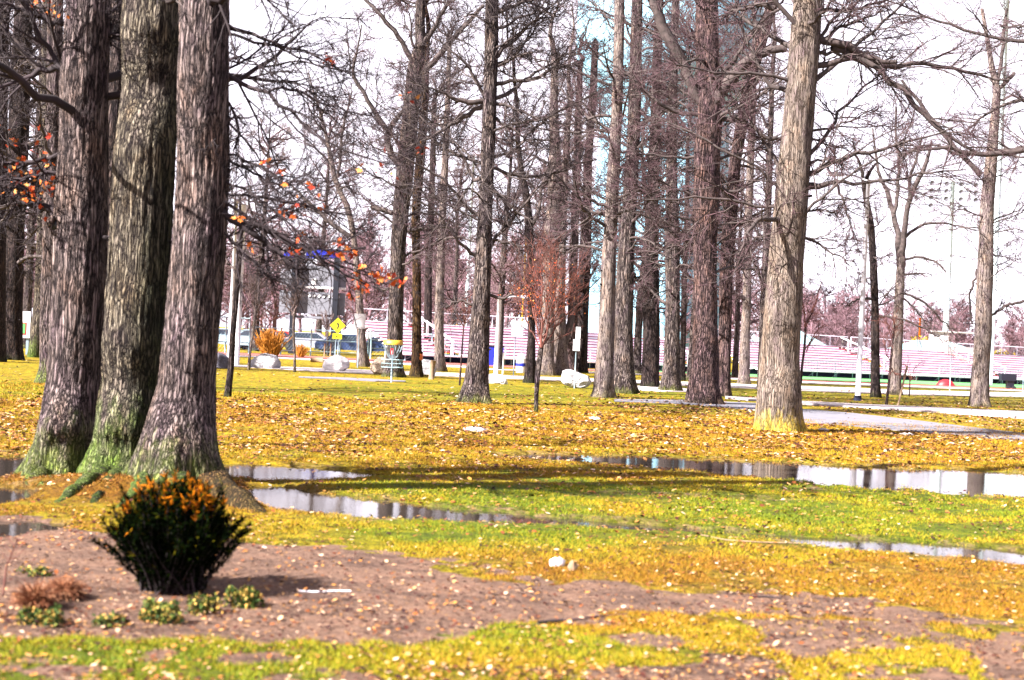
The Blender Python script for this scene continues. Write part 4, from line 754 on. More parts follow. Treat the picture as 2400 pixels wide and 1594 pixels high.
# ------------------------------------------------------------------ bleachers
def bleacher(label, u0, v0, u1, v1, stair, seed=0):
    A = gp(u0, v0, 0.03); B = gp(u1, v1, 0.03); d = B - A; Ln = math.hypot(d.x, d.y)
    t = thing('bleachers', label, 'bleachers', (A.x, A.y, 0), math.atan2(d.y, d.x), 'aluminium bleachers beyond the field')
    rows = 10; rise = 0.185; run = 0.6; b0 = 0.45
    xs0, xs1 = Ln * stair - 0.55, Ln * stair + 0.55
    for r in range(rows):
        z = b0 + r * rise; y = r * run
        for (a, b) in ((0, xs0), (xs1, Ln)):
            mb = MB(); mb.box(a, b, y, y + 0.28, z + 0.05, z + 0.145); mb.box(a, b, y + 0.3, y + 0.56, z - 0.02, z + 0.045); mb.build('seat_row', M['alu'], t)
            mb = MB(); mb.box(a, b, y + 0.284, y + 0.296, z + 0.10, z + 0.20); mb.build('riser_board', M['crimson'], t)
        mb = MB(); mb.box(xs0 + 0.01, xs1 - 0.01, y, y + run, z - 0.01, z + 0.06); mb.build('stair_tread', M['red'] if r % 2 else M['alu'], t)
    mb = MB()
    for r in range(0, rows, 1):
        pass
    for x in (xs0 + 0.5, xs1 - 0.5):
        mb.tube([(x, 0.1, b0 + 0.9), (x, rows * run * 0.95, b0 + rows * rise + 0.75)], 0.04, 5)
        for r in range(0, rows, 2): mb.tube([(x, r * run + 0.1, b0 + r * rise), (x, r * run + 0.1, b0 + r * rise + 0.9)], 0.03, 4)
    mb.build('stair_rail', M['white'], t)
    # back fence
    yb = rows * run + 0.05; zt = b0 + rows * rise
    mb = MB(); mb.tube([(0, yb, zt + 0.82), (Ln, yb, zt + 0.82)], 0.035, 5); mb.tube([(0, yb, zt + 0.05), (Ln, yb, zt + 0.05)], 0.035, 5)
    n = max(3, int(Ln / 1.9))
    for i in range(n + 1): mb.tube([(Ln * i / n, yb, 0), (Ln * i / n, yb, zt + 0.82)], 0.035, 5)
    mb.build('back_rail', M['white_pole'], t)
    mb = MB()
    m_ = int(Ln / 0.3)
    for i in range(m_):
        x = i * 0.3; mb.tube([(x, yb, zt + 0.05), (min(x + 0.75, Ln), yb, zt + 0.8)], 0.006, 3, False); mb.tube([(min(x + 0.75, Ln), yb, zt + 0.05), (x, yb, zt + 0.8)], 0.006, 3, False)
    mb.build('chain_link', M['galv'], t)
    # front guard rail with balusters
    mb = MB(); a, b = Ln * 0.12, Ln * 0.8
    for z in (0.5, 1.15): mb.tube([(a, -0.5, z), (b, -0.5, z)], 0.025, 4)
    n = int((b - a) / 0.3)
    for i in range(n + 1): x = a + (b - a) * i / n; mb.tube([(x, -0.5, 0.5 if i % 6 else 0), (x, -0.5, 1.15)], 0.014 if i % 6 else 0.03, 4, False)
    mb.build('guard_rail', M['cyan_steel'], t)
    mb = MB(); mb.box(0, Ln, -0.62, -0.02, 0.40, 0.46); mb.build('walkway', M['alu'], t)
    x = 0.3
    while x < Ln:
        MB().tube([(x, 0.1, 0), (x + 0.8, 0.1, 0.42)], 0.035, 5).build('strut', M['galv'], t); MB().tube([(x, -0.4, 0), (x, -0.4, 0.4)], 0.04, 5).build('strut', M['galv'], t); x += 2.4
    mb = MB(); mb.box(0, Ln, 1.2, 1.25, 0.0, b0 + 0.1); mb.build('under_shade_sheet', M['under'], t)  # dark sheet painted as the shade in the gap below the seats
    return t
bleacher('left bleachers section, seen between the disc golf basket and the speed sign', 932, 846, 1318, 861, 0.32, 1)
bleacher('bleachers section glimpsed between the trunks in the middle of the wood', 1324, 861.3, 1690, 875, 0.78, 2)
bleacher('long bleachers section between the white lamp pole and the forked trunk', 1770, 878.5, 2125, 891.5, 0.93, 3)
bleacher('bleachers section at the right edge with bright red stairs', 2131, 892, 2560, 908, 0.5, 4)
# ------------------------------------------------------------------ chain link fences
def fence(label, u0, v0, u1, v1, h, sp, rails=(1.0, 0.62), mesh=True, post=0.042, m='cyan_steel', gate=None):
    A = gp(u0, v0, 0.03); B = gp(u1, v1, 0.03); d = B - A; Ln = math.hypot(d.x, d.y)
    t = thing('chain_link_fence', label, 'fence', (A.x, A.y, 0), math.atan2(d.y, d.x)); n = max(1, round(Ln / sp))
    for i in range(n + 1): MB().tube([(Ln * i / n, 0, 0), (Ln * i / n, 0, h + 0.05)], post, 6).build('post', M[m], t, smooth=True)
    for r in rails: MB().tube([(0, 0, h * r), (Ln, 0, h * r)], post * 0.75, 6).build('rail', M[m], t, smooth=True)
    if mesh:
        mb = MB(); x = 0
        while x < Ln:
            mb.tube([(x, 0, 0.05), (min(x + h * 0.9, Ln), 0, h)], 0.004, 3, False); mb.tube([(min(x + h * 0.9, Ln), 0, 0.05), (x, 0, h)], 0.004, 3, False); x += 0.22
        mb.build('wire_mesh', M['galv'], t)
    return t
fence('blue-grey chain link fence from the orange shrub to the blank white sign', 585, 830, 862, 840, 1.62, 1.9, (1.0, 0.62, 0.2))
fence('gated stretch of chain link fence behind the disc golf basket', 868, 841, 1010, 847, 1.7, 1.15, (1.0, 0.72, 0.4))
fence('taller fence panel between the trio and the long grey boulder', 470, 826, 583, 830, 2.1, 1.3, (1.0, 0.66, 0.33))
fence('low wire fence in front of the right bleachers', 1860, 902, 2560, 930, 1.9, 5.4, (), False, 0.022)
# ------------------------------------------------------------------ poles, lights
def pole(name, label, cat, u, vb, vt, wb, wt_, m, cap=None, Y=None, base=None):
    b = gp(u, vb, 0.02) if Y is None else at(u, vb, Y); s = b.y / F; top = at(u, vt, b.y).z
    t = thing(name, label, cat, (b.x, b.y, 0))
    MB().tube([(0, 0, 0.0), (0, 0, 0.3 * top), (0, 0, top)], [wb * s / 2, (wb * 0.7 + wt_ * 0.3) * s / 2, wt_ * s / 2], 20).build('shaft', M[m], t, smooth=True)
    if base: MB().tube([(0, 0, 0.0), (0, 0, 0.22)], [wb * s * 0.75, wb * s * 0.62], 16).build('base_plate', M[base], t, smooth=True)
    return t, s, top
def lamp_head(t, top, s, side=1):
    mb = MB(); mb.tube([(0, 0, top - 0.05), (0.5 * side, 0, top + 0.12), (1.0 * side, 0, top + 0.15)], 0.03, 8); mb.build('lamp_arm', M['white_pole'], t, smooth=True)
    mb = MB(); mb.box(min(0.9 * side, 1.5 * side), max(0.9 * side, 1.5 * side), -0.16, 0.16, top + 0.08, top + 0.2); mb.build('lamp_head', M['white_pole'], t)
t, s, top = pole('lamp_pole', 'tall white lamp pole on a dark base beside the thin snapped-top trunk', 'lamp pole', 2010, 940, 420, 13, 9, 'white_pole', base='under'); lamp_head(t, top, s, -1)
t, s, top = pole('lamp_pole', 'thick white pole behind the dark sapling, right of the trio', 'pole', 553, 858, 480, 15, 12, 'white')
t, s, top = pole('utility_pole', 'slimmer pinkish pole standing just left of the thick white one', 'pole', 537, 838, 470, 10, 7, 'white_pole')
t, s, top = pole('lamp_pole', 'white pole rising behind the white boulder next to the straight flared trunk', 'lamp pole', 1162, 878, 700, 11, 9, 'white'); lamp_head(t, top, s, 1)
t, s, top = pole('marker_post', 'short thin white marker post left of the speed sign', 'post', 1178, 877, 826, 3, 3, 'white')
t, s, top = pole('goal_post', 'yellow goal post showing behind the speed sign', 'goal post', 1219, 848, 560, 4, 4, 'band', Y=100)
t, s, top = pole('utility_pole', 'orange-brown utility pole over the right bleachers', 'utility pole', 2152, 850, 745, 6, 5, 'orange_tape', Y=150)
t, s, top = pole('utility_pole', 'pale utility pole with red tip left of the tall white lamp pole', 'utility pole', 1972, 850, 765, 4, 3, 'white', Y=150)
def mast(label, u, Y, vt, wb, lamps, rows, cols, dx, dz):
    b = at(u, 870, Y); s = Y / F; top = at(u, vt, Y).z
    t = thing('stadium_light', label, 'stadium light', (b.x, Y, 0))
    MB().tube([(0, 0, 0), (0, 0, top)], [wb * s / 2, wb * s * 0.3], 12).build('mast', M['pale_steel'], t, smooth=True)
    for k in range(3, int(top / 0.8)): MB().tube([(0.09 * wb * s / 0.3, 0, k * 0.8), (0.09 * wb * s / 0.3 + 0.25, 0, k * 0.8)], 0.02, 4).build('climbing_peg', M['galv'], t)
    for r in range(rows):
        z = top - 0.2 - r * dz
        MB().tube([(-cols / 2 * dx, 0, z), (cols / 2 * dx, 0, z)], 0.04, 6).build('crossarm', M['galv'], t, smooth=True)
        for c_ in range(cols):
            if (r == rows - 1 and c_ in (0, 2, 4)): continue
            x = (c_ - (cols - 1) / 2) * dx
            f = MB().tube([(x, -0.05, z), (x, -0.25, z - 0.05), (x, -0.45, z - 0.12)], [0.08, 0.19, 0.22], 12); f.build('floodlight', M['bluegrey'], t, smooth=True)
    return t
mast('stadium light mast with rows of round floodlights, between the forked trunk and the right-hand trunk', 2212, 130, 424, 15, None, 4, 6, 1.35, 0.68)
mast('stadium light mast half hidden left of the straight flared trunk', 1086, 140, 362, 9, None, 3, 4, 0.95, 0.8)
mast('pale cyan stadium mast rising right behind the trunk nearest the right edge', 2316, 105, -120, 22, None, 4, 6, 1.2, 0.8)
# ------------------------------------------------------------------ scoreboard
q = at(740, 833, 92); sb = thing('scoreboard', 'grey backed scoreboard on two navy posts with blue lettering frame on top', 'scoreboard', (q.x, 92, 0)); s = 92 / F
def sx_(u, v): p = at(u, v, 92); return p.x - sb.location.x, p.z
for ub in (683, 781):
    x, z = sx_(ub, 833); _, zt = sx_(ub + 8, 604)
    MB().box(x - 0.17, x + 0.17, -0.45, -0.1, 0, zt).build('post', M['navy'], sb)
x0, _ = sx_(655, 700); x1, _ = sx_(808, 700); _, za = sx_(735, 622); _, zb = sx_(735, 671); _, zc = sx_(735, 684); _, zd = sx_(735, 736)
MB().box(x0, x1, 0, 0.3, zd, zc).build('lower_panel', M['bluegrey'], sb)
w_ = x1 - x0
MB().prism([(x0, zb)] + [(x0 + w_ * i / 16, zb + (za - zb) * (0.55 + 0.45 * math.sin(math.pi * i / 16))) for i in range(17)] + [(x1, zb)], 0.0, 0.3).build('upper_panel', M['bluegrey'], sb)
MB().box(x0 + w_ * .1, x1, -0.12, 0.34, zb - 0.14, zb - 0.004).build('ledge', M['white'], sb)
MB().box(x0 + w_ * .1, x1, -0.1, 0.3, zd - 0.3, zd - 0.15).build('bottom_beam', M['bluegrey'], sb)
for i in range(9): MB().tube([(x0 + w_ * (0.3 + 0.075 * i), -0.02, zc - 0.25), (x0 + w_ * (0.3 + 0.075 * i), -0.06, zc - 0.25)], 0.1, 10).build('round_plate', M['white'], sb, smooth=True)
MB().box(x0 + w_ * .48, x0 + w_ * .55, -0.05, -0.004, zb + 0.1, zb + 0.5).build('hatch', M['white'], sb)
xa, z1 = sx_(664, 602); xb, z2 = sx_(772, 578)
MB().box(xa, xb, -0.1, 0.1, z1, z1 + 0.05).build('sign_rail', M['blue'], sb)
for i, (a, b) in enumerate([(0.0, .12), (.34, .40), (.42, .56), (.57, .68), (.70, .86)]):
    MB().prism([(xa + w_ * a, z1 + .06), (xa + w_ * b, z1 + .06), (xa + w_ * b + .12, z1 + 0.25 + 0.35 * (i > 1)), (xa + w_ * a + .12, z1 + 0.35 + 0.25 * (i > 0))], -0.06, 0.06).build('blue_letter_block', M['blue'], sb)
# ------------------------------------------------------------------ signs
def text(s_, size, m, parent, loc, name='lettering', ext=0.002):
    c_ = bpy.data.curves.new(name, 'FONT'); c_.body = s_; c_.size = size; c_.extrude = ext; c_.align_x = 'CENTER'; c_.materials.append(M[m])
    o0 = bpy.data.objects.new(name + '_src', c_); C.objects.link(o0); bpy.context.view_layer.update(); me = bpy.data.meshes.new_from_object(o0.evaluated_get(bpy.context.evaluated_depsgraph_get())); bpy.data.objects.remove(o0); o = bpy.data.objects.new(name, me); C.objects.link(o); o.parent = parent; o.location = loc; o.rotation_euler = (R(90), 0, 0); return o
def sign(name, label, u, vb, cat='sign'):
    b = gp(u, vb, 0.02); t = thing(name, label, cat, (b.x, b.y, 0)); s = b.y / F
    return t, s, lambda v: at(u, v, b.y).z
t, s, z = sign('warning_sign', 'yellow diamond warning sign with a black curved arrow and a small arrow plate below', 788, 838)
zc = z(763); h = 18.5 * s
for x in (-3.2 * s, 3.2 * s): MB().tube([(x, 0.04, 0), (x, 0.04, zc)], 1.1 * s, 6).build('post', M['galv'], t, smooth=True)
MB().prism([(0, zc - h), (h, zc), (0, zc + h), (-h, zc)], -0.02, 0.0).build('diamond_plate', M['yellow'], t)
a = h * 0.1
MB().prism([(-a * 1.2, zc - 4 * a), (a * 0.4, zc - 4 * a), (a * 1.6, zc - a), (a * 1.4, zc + 1.4 * a), (a * 2.2, zc + 1.4 * a), (-a * .2, zc + 4.2 * a), (-a * 1.6, zc + 1.6 * a), (-a * .4, zc + 1.4 * a), (-a * .1, zc - a)], -0.03, -0.021).build('arrow', M['black'], t)
zp = z(788); MB().prism([(-11 * s, zp - 6.5 * s), (11 * s, zp - 6.5 * s), (11 * s, zp + 6.5 * s), (-11 * s, zp + 6.5 * s)], -0.04, -0.022).build('lower_plate', M['yellow'], t)
MB().prism([(-4 * s, zp - 3 * s), (-3.6 * s, zp + 1 * s), (-2.4 * s, zp), (3.4 * s, zp + 2.6 * s), (3.8 * s, zp + 1.6 * s), (-1.6 * s, zp - 1 * s), (0, zp - 2.4 * s)], -0.05, -0.041).build('arrow', M['black'], t)
t, s, z = sign('sign', 'blank white rectangular sign on a pole in front of a grey trunk', 838, 863)
MB().tube([(0, 0, 0), (0, 0, z(735))], 1.2 * s, 8).build('post', M['galv'], t, smooth=True)
MB().box(-13.5 * s, 13.5 * s, -0.05, -0.035, z(770), z(735)).build('sign_plate', M['white'], t)
t, s, z = sign('speed_sign', 'white speed sign with faint numerals 15 over the bleachers', 1203, 883)
MB().tube([(0, 0, 0), (0, 0, z(755))], 1.3 * s, 8).build('post', M['galv'], t, smooth=True)
MB().box(-13.5 * s + 4 * s, 13.5 * s + 4 * s, -0.05, -0.035, z(788), z(752)).build('sign_plate', M['white'], t)
M['pinkink'] = plain('pink_ink', (0.35, 0.20, 0.28), 0.6, 0.05); text('15', 15 * s, 'pinkink', t, (4 * s, -0.053, z(784)), 'numerals')
t, s, z = sign('sign', 'two small white sign plates stacked on a pole by the tilted white boulder', 1346, 911)
MB().tube([(0, 0, 0), (0, 0, z(768))], 1.5 * s, 8).build('post', M['galv'], t, smooth=True)
MB().box(-3 * s, 8 * s, -0.05, -0.035, z(794), z(766)).build('upper_plate', M['white'], t)
MB().box(-8 * s, 8 * s, -0.05, -0.035, z(822), z(795.5)).build('lower_plate', M['white'], t)
t, s, z = sign('map_board', 'white notice board with a red framed green panel by the left edge trunk', 62, 832)
MB().box(-3 * s, 3 * s, 0.02, 0.10, 0, z(765)).build('post', M['galv'], t)
MB().box(-20 * s, 6 * s, -0.05, 0.0, z(792), z(730)).build('board', M['white'], t)
MB().box(-19 * s, -2 * s, -0.06, -0.051, z(785), z(756)).build('red_frame', M['red'], t)
MB().box(-16 * s, -4.5 * s, -0.07, -0.061, z(782), z(758.5)).build('green_panel', M['turf'], t)
# disc golf basket
b = gp(917, 897); s = b.y / F; bk = thing('disc_golf_basket', 'disc golf basket with yellow top band and hanging chains', 'disc golf basket', (b.x, b.y, 0)); zz = lambda v: at(917, v, b.y).z
MB().tube([(0, 0, 0), (0, 0, zz(797))], 0.03, 12).build('pole', M['galv'], bk, smooth=True)
V, q4 = lathe([(0.32, zz(808), 0), (0.325, zz(797), 0), (0.31, zz(797), 0), (0.305, zz(808), 0)], 32); mk('top_band', V, [q4], M['band'], bk)
for k in range(14):
    a = k / 14 * 2 * math.pi; P = []
    for i in range(8):
        f = i / 7; r = 0.29 * (1 - f) ** 0.6 + 0.05; P.append((r * math.cos(a), r * math.sin(a), zz(806) + (zz(842) - zz(806)) * f))
    MB().tube(P, 0.007, 5).build('chain', M['galv'], bk, smooth=True)
mb = MB()
for zv in (843, 852, 861):
    P = [(0.35 * math.cos(a / 28 * 2 * math.pi), 0.35 * math.sin(a / 28 * 2 * math.pi), zz(zv)) for a in range(29)]; mb.tube(P, 0.012 if zv != 852 else 0.008, 6)
for k in range(20):
    a = k / 20 * 2 * math.pi; mb.tube([(0.35 * math.cos(a), 0.35 * math.sin(a), zz(843)), (0.35 * math.cos(a), 0.35 * math.sin(a), zz(861)), (0.04, 0, zz(863))], 0.006, 4)
mb.build('basket', M['cyan_steel'], bk, smooth=True)
MB().box(-0.045, 0.045, -0.35, -0.34, zz(830), zz(816)).build('number_plate', M['red'], bk)
text('1', 0.16, 'white', bk, (0, -0.352, zz(829)), 'numeral')
# orange tape on the slim brown trunk, as an item tied on it
b = gp(975, 884); s = b.y / F; zt = at(977, 833, b.y).z
V, q4 = lathe([(0.185, -0.13, 0), (0.19, -0.05, 0), (0.18, 0.03, 0), (0.185, 0.1, 0), (0.175, 0.11, 0)], 24, 0.0); V[:, 2] += 0.05 * np.sin(np.arctan2(V[:, 1], V[:, 0]) * 2)
o = mk('orange_tape', V, [q4], M['orange_tape']); o.location = (b.x + 0.04, b.y, zt); tag(o, 'band of crumpled orange tape tied round the slim brown trunk', 'tape')
# boulders
def boulder(label, pts, m, seed, depth=0.6, vb=None):
    """outline as photo pixels; the rock is a displaced hull of real depth"""
    u0 = min(p[0] for p in pts); u1 = max(p[0] for p in pts); v0 = min(p[1] for p in pts); v1 = max(p[1] for p in pts)
    b = gp((u0 + u1) / 2, v1 - 2); s = b.y / F; rng = np.random.RandomState(seed)
    poly = [((u - (u0 + u1) / 2) * s, (v1 - v) * s) for u, v in pts]
    wx = (u1 - u0) * s; hz = (v1 - v0) * s; n = 40; m_ = 28; cz = hz * 0.45
    V = []
    import math as mt
    def radial(a):
        best = 0.01; dx, dz = mt.cos(a), mt.sin(a)
        for i in range(len(poly)):
            (x1, z1), (x2, z2) = poly[i], poly[(i + 1) % len(poly)]; z1 -= cz; z2 -= cz
            ex, ez = x2 - x1, z2 - z1; den = dx * ez - dz * ex
            if abs(den) < 1e-9: continue
            tt = (x1 * ez - z1 * ex) / den; ss_ = (x1 * dz - z1 * dx) / den
            if tt > 0 and -1e-6 <= ss_ <= 1 + 1e-6: best = max(best, tt)
        return best
    an = np.arange(n) / n * 2 * np.pi; ra = np.array([radial(a) for a in an])
    for j in range(m_ + 1):
        ph = mt.pi * j / m_; c_ = mt.sin(ph); c_ = c_ ** 0.55; yy = -mt.cos(ph) * wx * depth * 0.5
        k = ra * c_
        V.append(np.stack([k * np.cos(an), np.full(n, yy) + (vn(an * 2 + seed, np.full(n, j * 0.3)) - 0.5) * 0.12 * wx * c_, k * np.sin(an) + cz], -1))
    V = np.concatenate(V); dirs = V - np.array([0, 0, cz]); nz_ = fbm(V[:, 0] * 4 / wx + seed * 3 + V[:, 1] * 3, V[:, 2] * 5 / wx + seed + V[:, 1] * 2, 4) - 0.5
    # facet it
    V = V + dirs * nz_[:, None] * 0.22
    cc = np.array([0, 0, cz]); rad = np.linalg.norm(V - cc, axis=1).mean()
    for _ in range(16):
        nn = rng.normal(0, 1, 3); nn /= np.linalg.norm(nn); dd = (V - cc) @ nn; lim = dd.max() * rng.uniform(0.72, 0.9); ov = np.maximum(dd - lim, 0); V = V - ov[:, None] * nn[None, :] * 0.93
    sx2 = wx / (V[:, 0].max() - V[:, 0].min()); V[:, 0] *= sx2; V[:, 2] = (V[:, 2] - V[:, 2].min()) * hz / (V[:, 2].max() - V[:, 2].min()) - 0.02
    V[:, 2] = np.maximum(V[:, 2], -0.06)
    idx = np.arange((m_ + 1) * n).reshape(m_ + 1, n); q_ = np.stack([idx[:-1], idx[1:], np.roll(idx, -1, 1)[1:], np.roll(idx, -1, 1)[:-1]], -1).reshape(-1, 4)
    o = mk('boulder', V, [q_], M[m], smooth=False); o.location = (b.x, b.y, 0.0); tag(o, label, 'boulder'); return o
boulder('dark grey boulder half hidden by the slender sapling beside the trio', [(500, 864), (498, 835), (510, 826), (530, 828), (540, 838), (540, 860), (530, 866)], 'rock_dark', 1)
boulder('long low grey-and-white boulder with dark hollows, right of the thick white pole', [(586, 862), (588, 838), (600, 829), (622, 827), (645, 832), (656, 845), (658, 858), (648, 866), (600, 866)], 'rock', 2)
boulder('big bright white boulder below the yellow diamond sign', [(753, 868), (758, 846), (766, 833), (790, 831), (812, 836), (818, 850), (815, 866), (800, 873), (760, 873)], 'rock_white', 3)
boulder('tan and white boulder left of the disc golf basket', [(865, 868), (866, 850), (875, 839), (900, 836), (915, 842), (915, 872), (895, 880), (875, 876)], 'rock_warm', 4)
boulder('blue-grey boulder behind the upright log, right of the taped trunk', [(985, 870), (986, 848), (994, 842), (1008, 843), (1020, 862), (1023, 880), (1010, 886), (990, 882)], 'rock', 5)
boulder('low white boulder at the right foot of the straight flared trunk', [(1140, 896), (1140, 880), (1150, 876), (1178, 878), (1188, 886), (1192, 897), (1180, 902), (1145, 899)], 'rock_white', 6)
boulder('tilted angular white boulder beneath the two small sign plates', [(1315, 890), (1322, 872), (1334, 866), (1360, 876), (1380, 882), (1388, 892), (1378, 902), (1358, 912), (1335, 905), (1318, 898)], 'rock', 7)
b = gp(1010, 890); s = b.y / F
t = MB().tube([(0, 0, -0.02), (0.02, 0, 0.4), (0.06, 0, 0.52 + 0.2)], [0.10, 0.09, 0.10], 14).build('upright_log', M['wood'], smooth=True, loc=(b.x, b.y, 0)); tag(t, 'short upright tan log leaning in front of the blue-grey boulder', 'log')
b = gp(742, 850); t = MB().tube([(-0.3, 0, 0.13), (0.3, 0.05, 0.13)], [0.13, 0.14], 14).build('cut_log', M['wood'], smooth=True, loc=(b.x, b.y, 0)); tag(t, 'small cut log lying left of the bright white boulder', 'log')
b = gp(1985, 917); t = boulder('flat brown stone at the far road, left of the tall white lamp pole', [(1970, 917), (1978, 913), (1988, 912), (1994, 920), (1975, 921)], 'rock_warm', 8)
b = gp(2104, 953); s = b.y / F; tp_ = at(2128, 858, b.y)
t = MB().tube([(0, 0, 0), (tp_.x - b.x, 0.1, tp_.z)], 0.035, 8).build('stake', M['wood'], smooth=True, loc=(b.x, b.y, 0)); tag(t, 'pale wooden stake leaning beside the forked trunk', 'stake')
for (u, v, lab) in ((760, 838, 'short pale tree stake left of the broom-like sapling'), (774, 838, 'short pale tree stake right of the broom-like sapling')):
    b = gp(u, v); t = MB().tube([(0, 0, 0), (0.0, 0, 0.85)], 0.04, 8).build('stake', M['wood'], smooth=True, loc=(b.x, b.y, 0)); tag(t, lab, 'stake')
b = gp(1221, 874); tb = thing('trash_barrel', 'white trash barrel with a blue band and cone lid behind the speed sign', 'trash barrel', (b.x, b.y, 0))
V, q4 = lathe([(0.24, 0, 0), (0.26, 0.3, 0), (0.26, 0.7, 0)], 24); mk('drum', V, [q4], M['white'], tb)
V, q4 = lathe([(0.268, 0.34, 0), (0.268, 0.5, 0)], 24); mk('blue_band', V, [q4], M['blue'], tb)
V, q4 = lathe([(0.27, 0.7, 0), (0.25, 0.76, 0), (0.12, 0.93, 0), (0.02, 0.98, 0)], 24); mk('lid', V, [q4], M['white'], tb)
# ------------------------------------------------------------------ parked cars behind the fence
def car(label, u, Y, m, rz):
    q = at(u, 800, Y); t = thing('parked_car', label, 'car', (q.x, Y, 0), rz, 'cars parked beyond the fence')
    prof = [(-2.2, .35), (-2.25, .7), (-2.1, .92), (-1.6, 1.0), (-1.1, 1.42), (0.6, 1.45), (1.25, 1.0), (2.05, .88), (2.25, .6), (2.2, .35)]
    MB().prism(prof[::-1], -0.85, 0.85).build('body', M[m], t)
    MB().prism([(-1.4, 1.03), (-1.0, 1.36), (0.5, 1.38), (1.02, 1.03)][::-1], -0.87, 0.87).build('side_windows', M['glass'], t)
    for x in (-1.4, 1.4):
        for y in (-0.8, 0.8):
            wv, wq = tubes(np.array([[(x, y - 0.1, .33), (x, y + 0.1, .33)]], float), np.array([[.33, .33]]), 18)
            mk('wheel', wv, [wq, [tuple(range(18))], [tuple(range(18, 36))[::-1]]], M['rubber'], t)
    return t
M['car_red'] = plain('car_red', (0.25, 0.015, 0.012), 0.3, 0.05); M['car_blue'] = plain('car_blue', (0.03, 0.05, 0.13), 0.3, 0.05); M['car_white'] = plain('car_white', (0.26, 0.27, 0.34), 0.3, 0.05); M['car_pale'] = plain('car_pale', (0.20, 0.26, 0.33), 0.3, 0.05)
car('pale blue car parked behind the fence beside the thick white pole', 530, 100, 'car_pale', 0.1)
car('white car parked behind the fence right of the left scoreboard post', 728, 104, 'car_white', 0.05)
car('dark blue car parked behind the fence beside the right scoreboard post', 815, 99, 'car_blue', 0.1)
car('red car parked behind the orange shrub', 655, 106, 'car_red', 0.0)
car('navy car parked behind the gated fence stretch', 900, 102, 'car_blue', 3.2)
car('silver-blue car parked just right of the taller fence panel', 598, 98, 'car_pale', 3.1)
def tent(label, u, Y, vt, wpx):
    q = at(u, 800, Y); s = Y / F; z = at(u, vt, Y).z; t = thing('canopy_tent', label, 'canopy tent', (q.x, Y, 0), 0.2); h = wpx * s / 2
    mk('canopy', [(-h, -h, z * .62), (h, -h, z * .62), (h, h, z * .62), (-h, h, z * .62), (0, 0, z), (-h, -h, z * .54), (h, -h, z * .54), (h, h, z * .54), (-h, h, z * .54)],
       [[(0, 1, 4), (1, 2, 4), (2, 3, 4), (3, 0, 4)], [(5, 6, 1, 0), (6, 7, 2, 1), (7, 8, 3, 2), (8, 5, 0, 3)]], M['white'], t, smooth=False)
    for x in (-h, h):
        for y in (-h, h): MB().tube([(x * .97, y * .97, 0), (x * .97, y * .97, z * .58)], 0.04, 6).build('leg', M['galv'], t, smooth=True)
tent('white canopy tent left of the left scoreboard post', 664, 116, 764, 52); tent('white canopy tent between the diamond sign and the blank white sign', 822, 118, 764, 62); tent('white canopy tent right of the blank white sign', 886, 122, 768, 70)
def house(label, u, Y, wpx, ve, vr, m):
    q = at(u, 850, Y); s = Y / F; w2 = wpx * s / 2; ze = at(u, ve, Y).z; zr = at(u, vr, Y).z; t = thing('house', label, 'house', (q.x, Y, 0))
    MB().box(-w2, w2, 0, 7, 0, ze).build('wall', M['housewall'], t)
    mk('roof', [(-w2 - .4, -.5, ze), (w2 + .4, -.5, ze), (w2 + .4, 7.5, ze), (-w2 - .4, 7.5, ze), (-w2 * .4, 3.5, zr), (w2 * .4, 3.5, zr)], [[(0, 1, 5, 4), (2, 3, 4, 5), (0, 3, 2, 1)], [(1, 2, 5), (3, 0, 4)]], M[m], t, smooth=False)
    for x in (-w2 * .5, w2 * .5): MB().box(x - .5, x + .5, -.05, -.004, ze * .45, ze * .8).build('window', M['glass'], t)
house('house with a pale cyan roof behind the bleachers, right of the golden-footed trunk', 1860, 128, 150, 812, 772, 'roof_cyan')
house('house with a pale cyan roof behind the floodlight mast', 2210, 135, 190, 828, 798, 'roof_cyan')
# press box
q = at(2205, 850, 124); pb = thing('press_box', 'small white booth under the floodlight mast behind the bleachers', 'booth', (q.x, 124, 0))
MB().box(-0.7, 0.6, 0, 1.5, 0, 4.1).build('wall', M['white'], pb); MB().box(-0.9, 3.2, -0.2, 1.7, 4.11, 4.22).build('roof', M['housewall'], pb)
MB().box(0.7, 3.0, 0, 1.4, 0, 2.9).build('side_wall', M['housewall'], pb)
# shrubs
def shrub(name, label, u, vb, wpx, hpx, m, seed, n=500, Y=None, tr=0.010, upright=True, leafm=None, cat='shrub'):
    b = gp(u, vb) if Y is None else at(u, vb, Y); s = b.y / F; rng = np.random.RandomState(seed); t = thing(name, label, cat, (b.x, b.y, 0))
    W2 = wpx * s / 2; Hh = hpx * s
    S = np.column_stack([rng.uniform(-0.5, 0.5, n) * W2, rng.uniform(-0.5, 0.5, n) * W2, np.zeros(n)])
    D = np.column_stack([rng.normal(0, 0.28, n), rng.normal(0, 0.28, n), np.ones(n)]); D /= np.linalg.norm(D, axis=1, keepdims=True)
    P, Rr = grow(rng, S, D, Hh * rng.uniform(0.6, 1.05, n), np.full(n, tr), tr * .5, 6, 0.13, 0.02 if upright else -0.15)
    V, q_ = tubes(P, Rr, 3); mk('stems', V, [q_], M[m], t)
    if leafm:
        pos = P[:, 2:].reshape(-1, 3); pos = pos[rng.rand(len(pos)) < 0.8] + rng.normal(0, 0.05, (1, 3))
        o = leaves_mesh(rng, pos, 0.09 * Hh, M[leafm], 'foliage', t)
    return t
M['orange_twig'] = plain('orange_twig', (0.34, 0.13, 0.012), 0.8, 0.3, 2)
M['golden'] = leafmat('golden', [(0, (0.12, 0.07, 0.003)), (1, (0.30, 0.20, 0.01))])
M['darkgreen'] = leafmat('darkgreen', [(0, (0.006, 0.012, 0.003)), (0.7, (0.03, 0.05, 0.005)), (1, (0.20, 0.15, 0.01))])
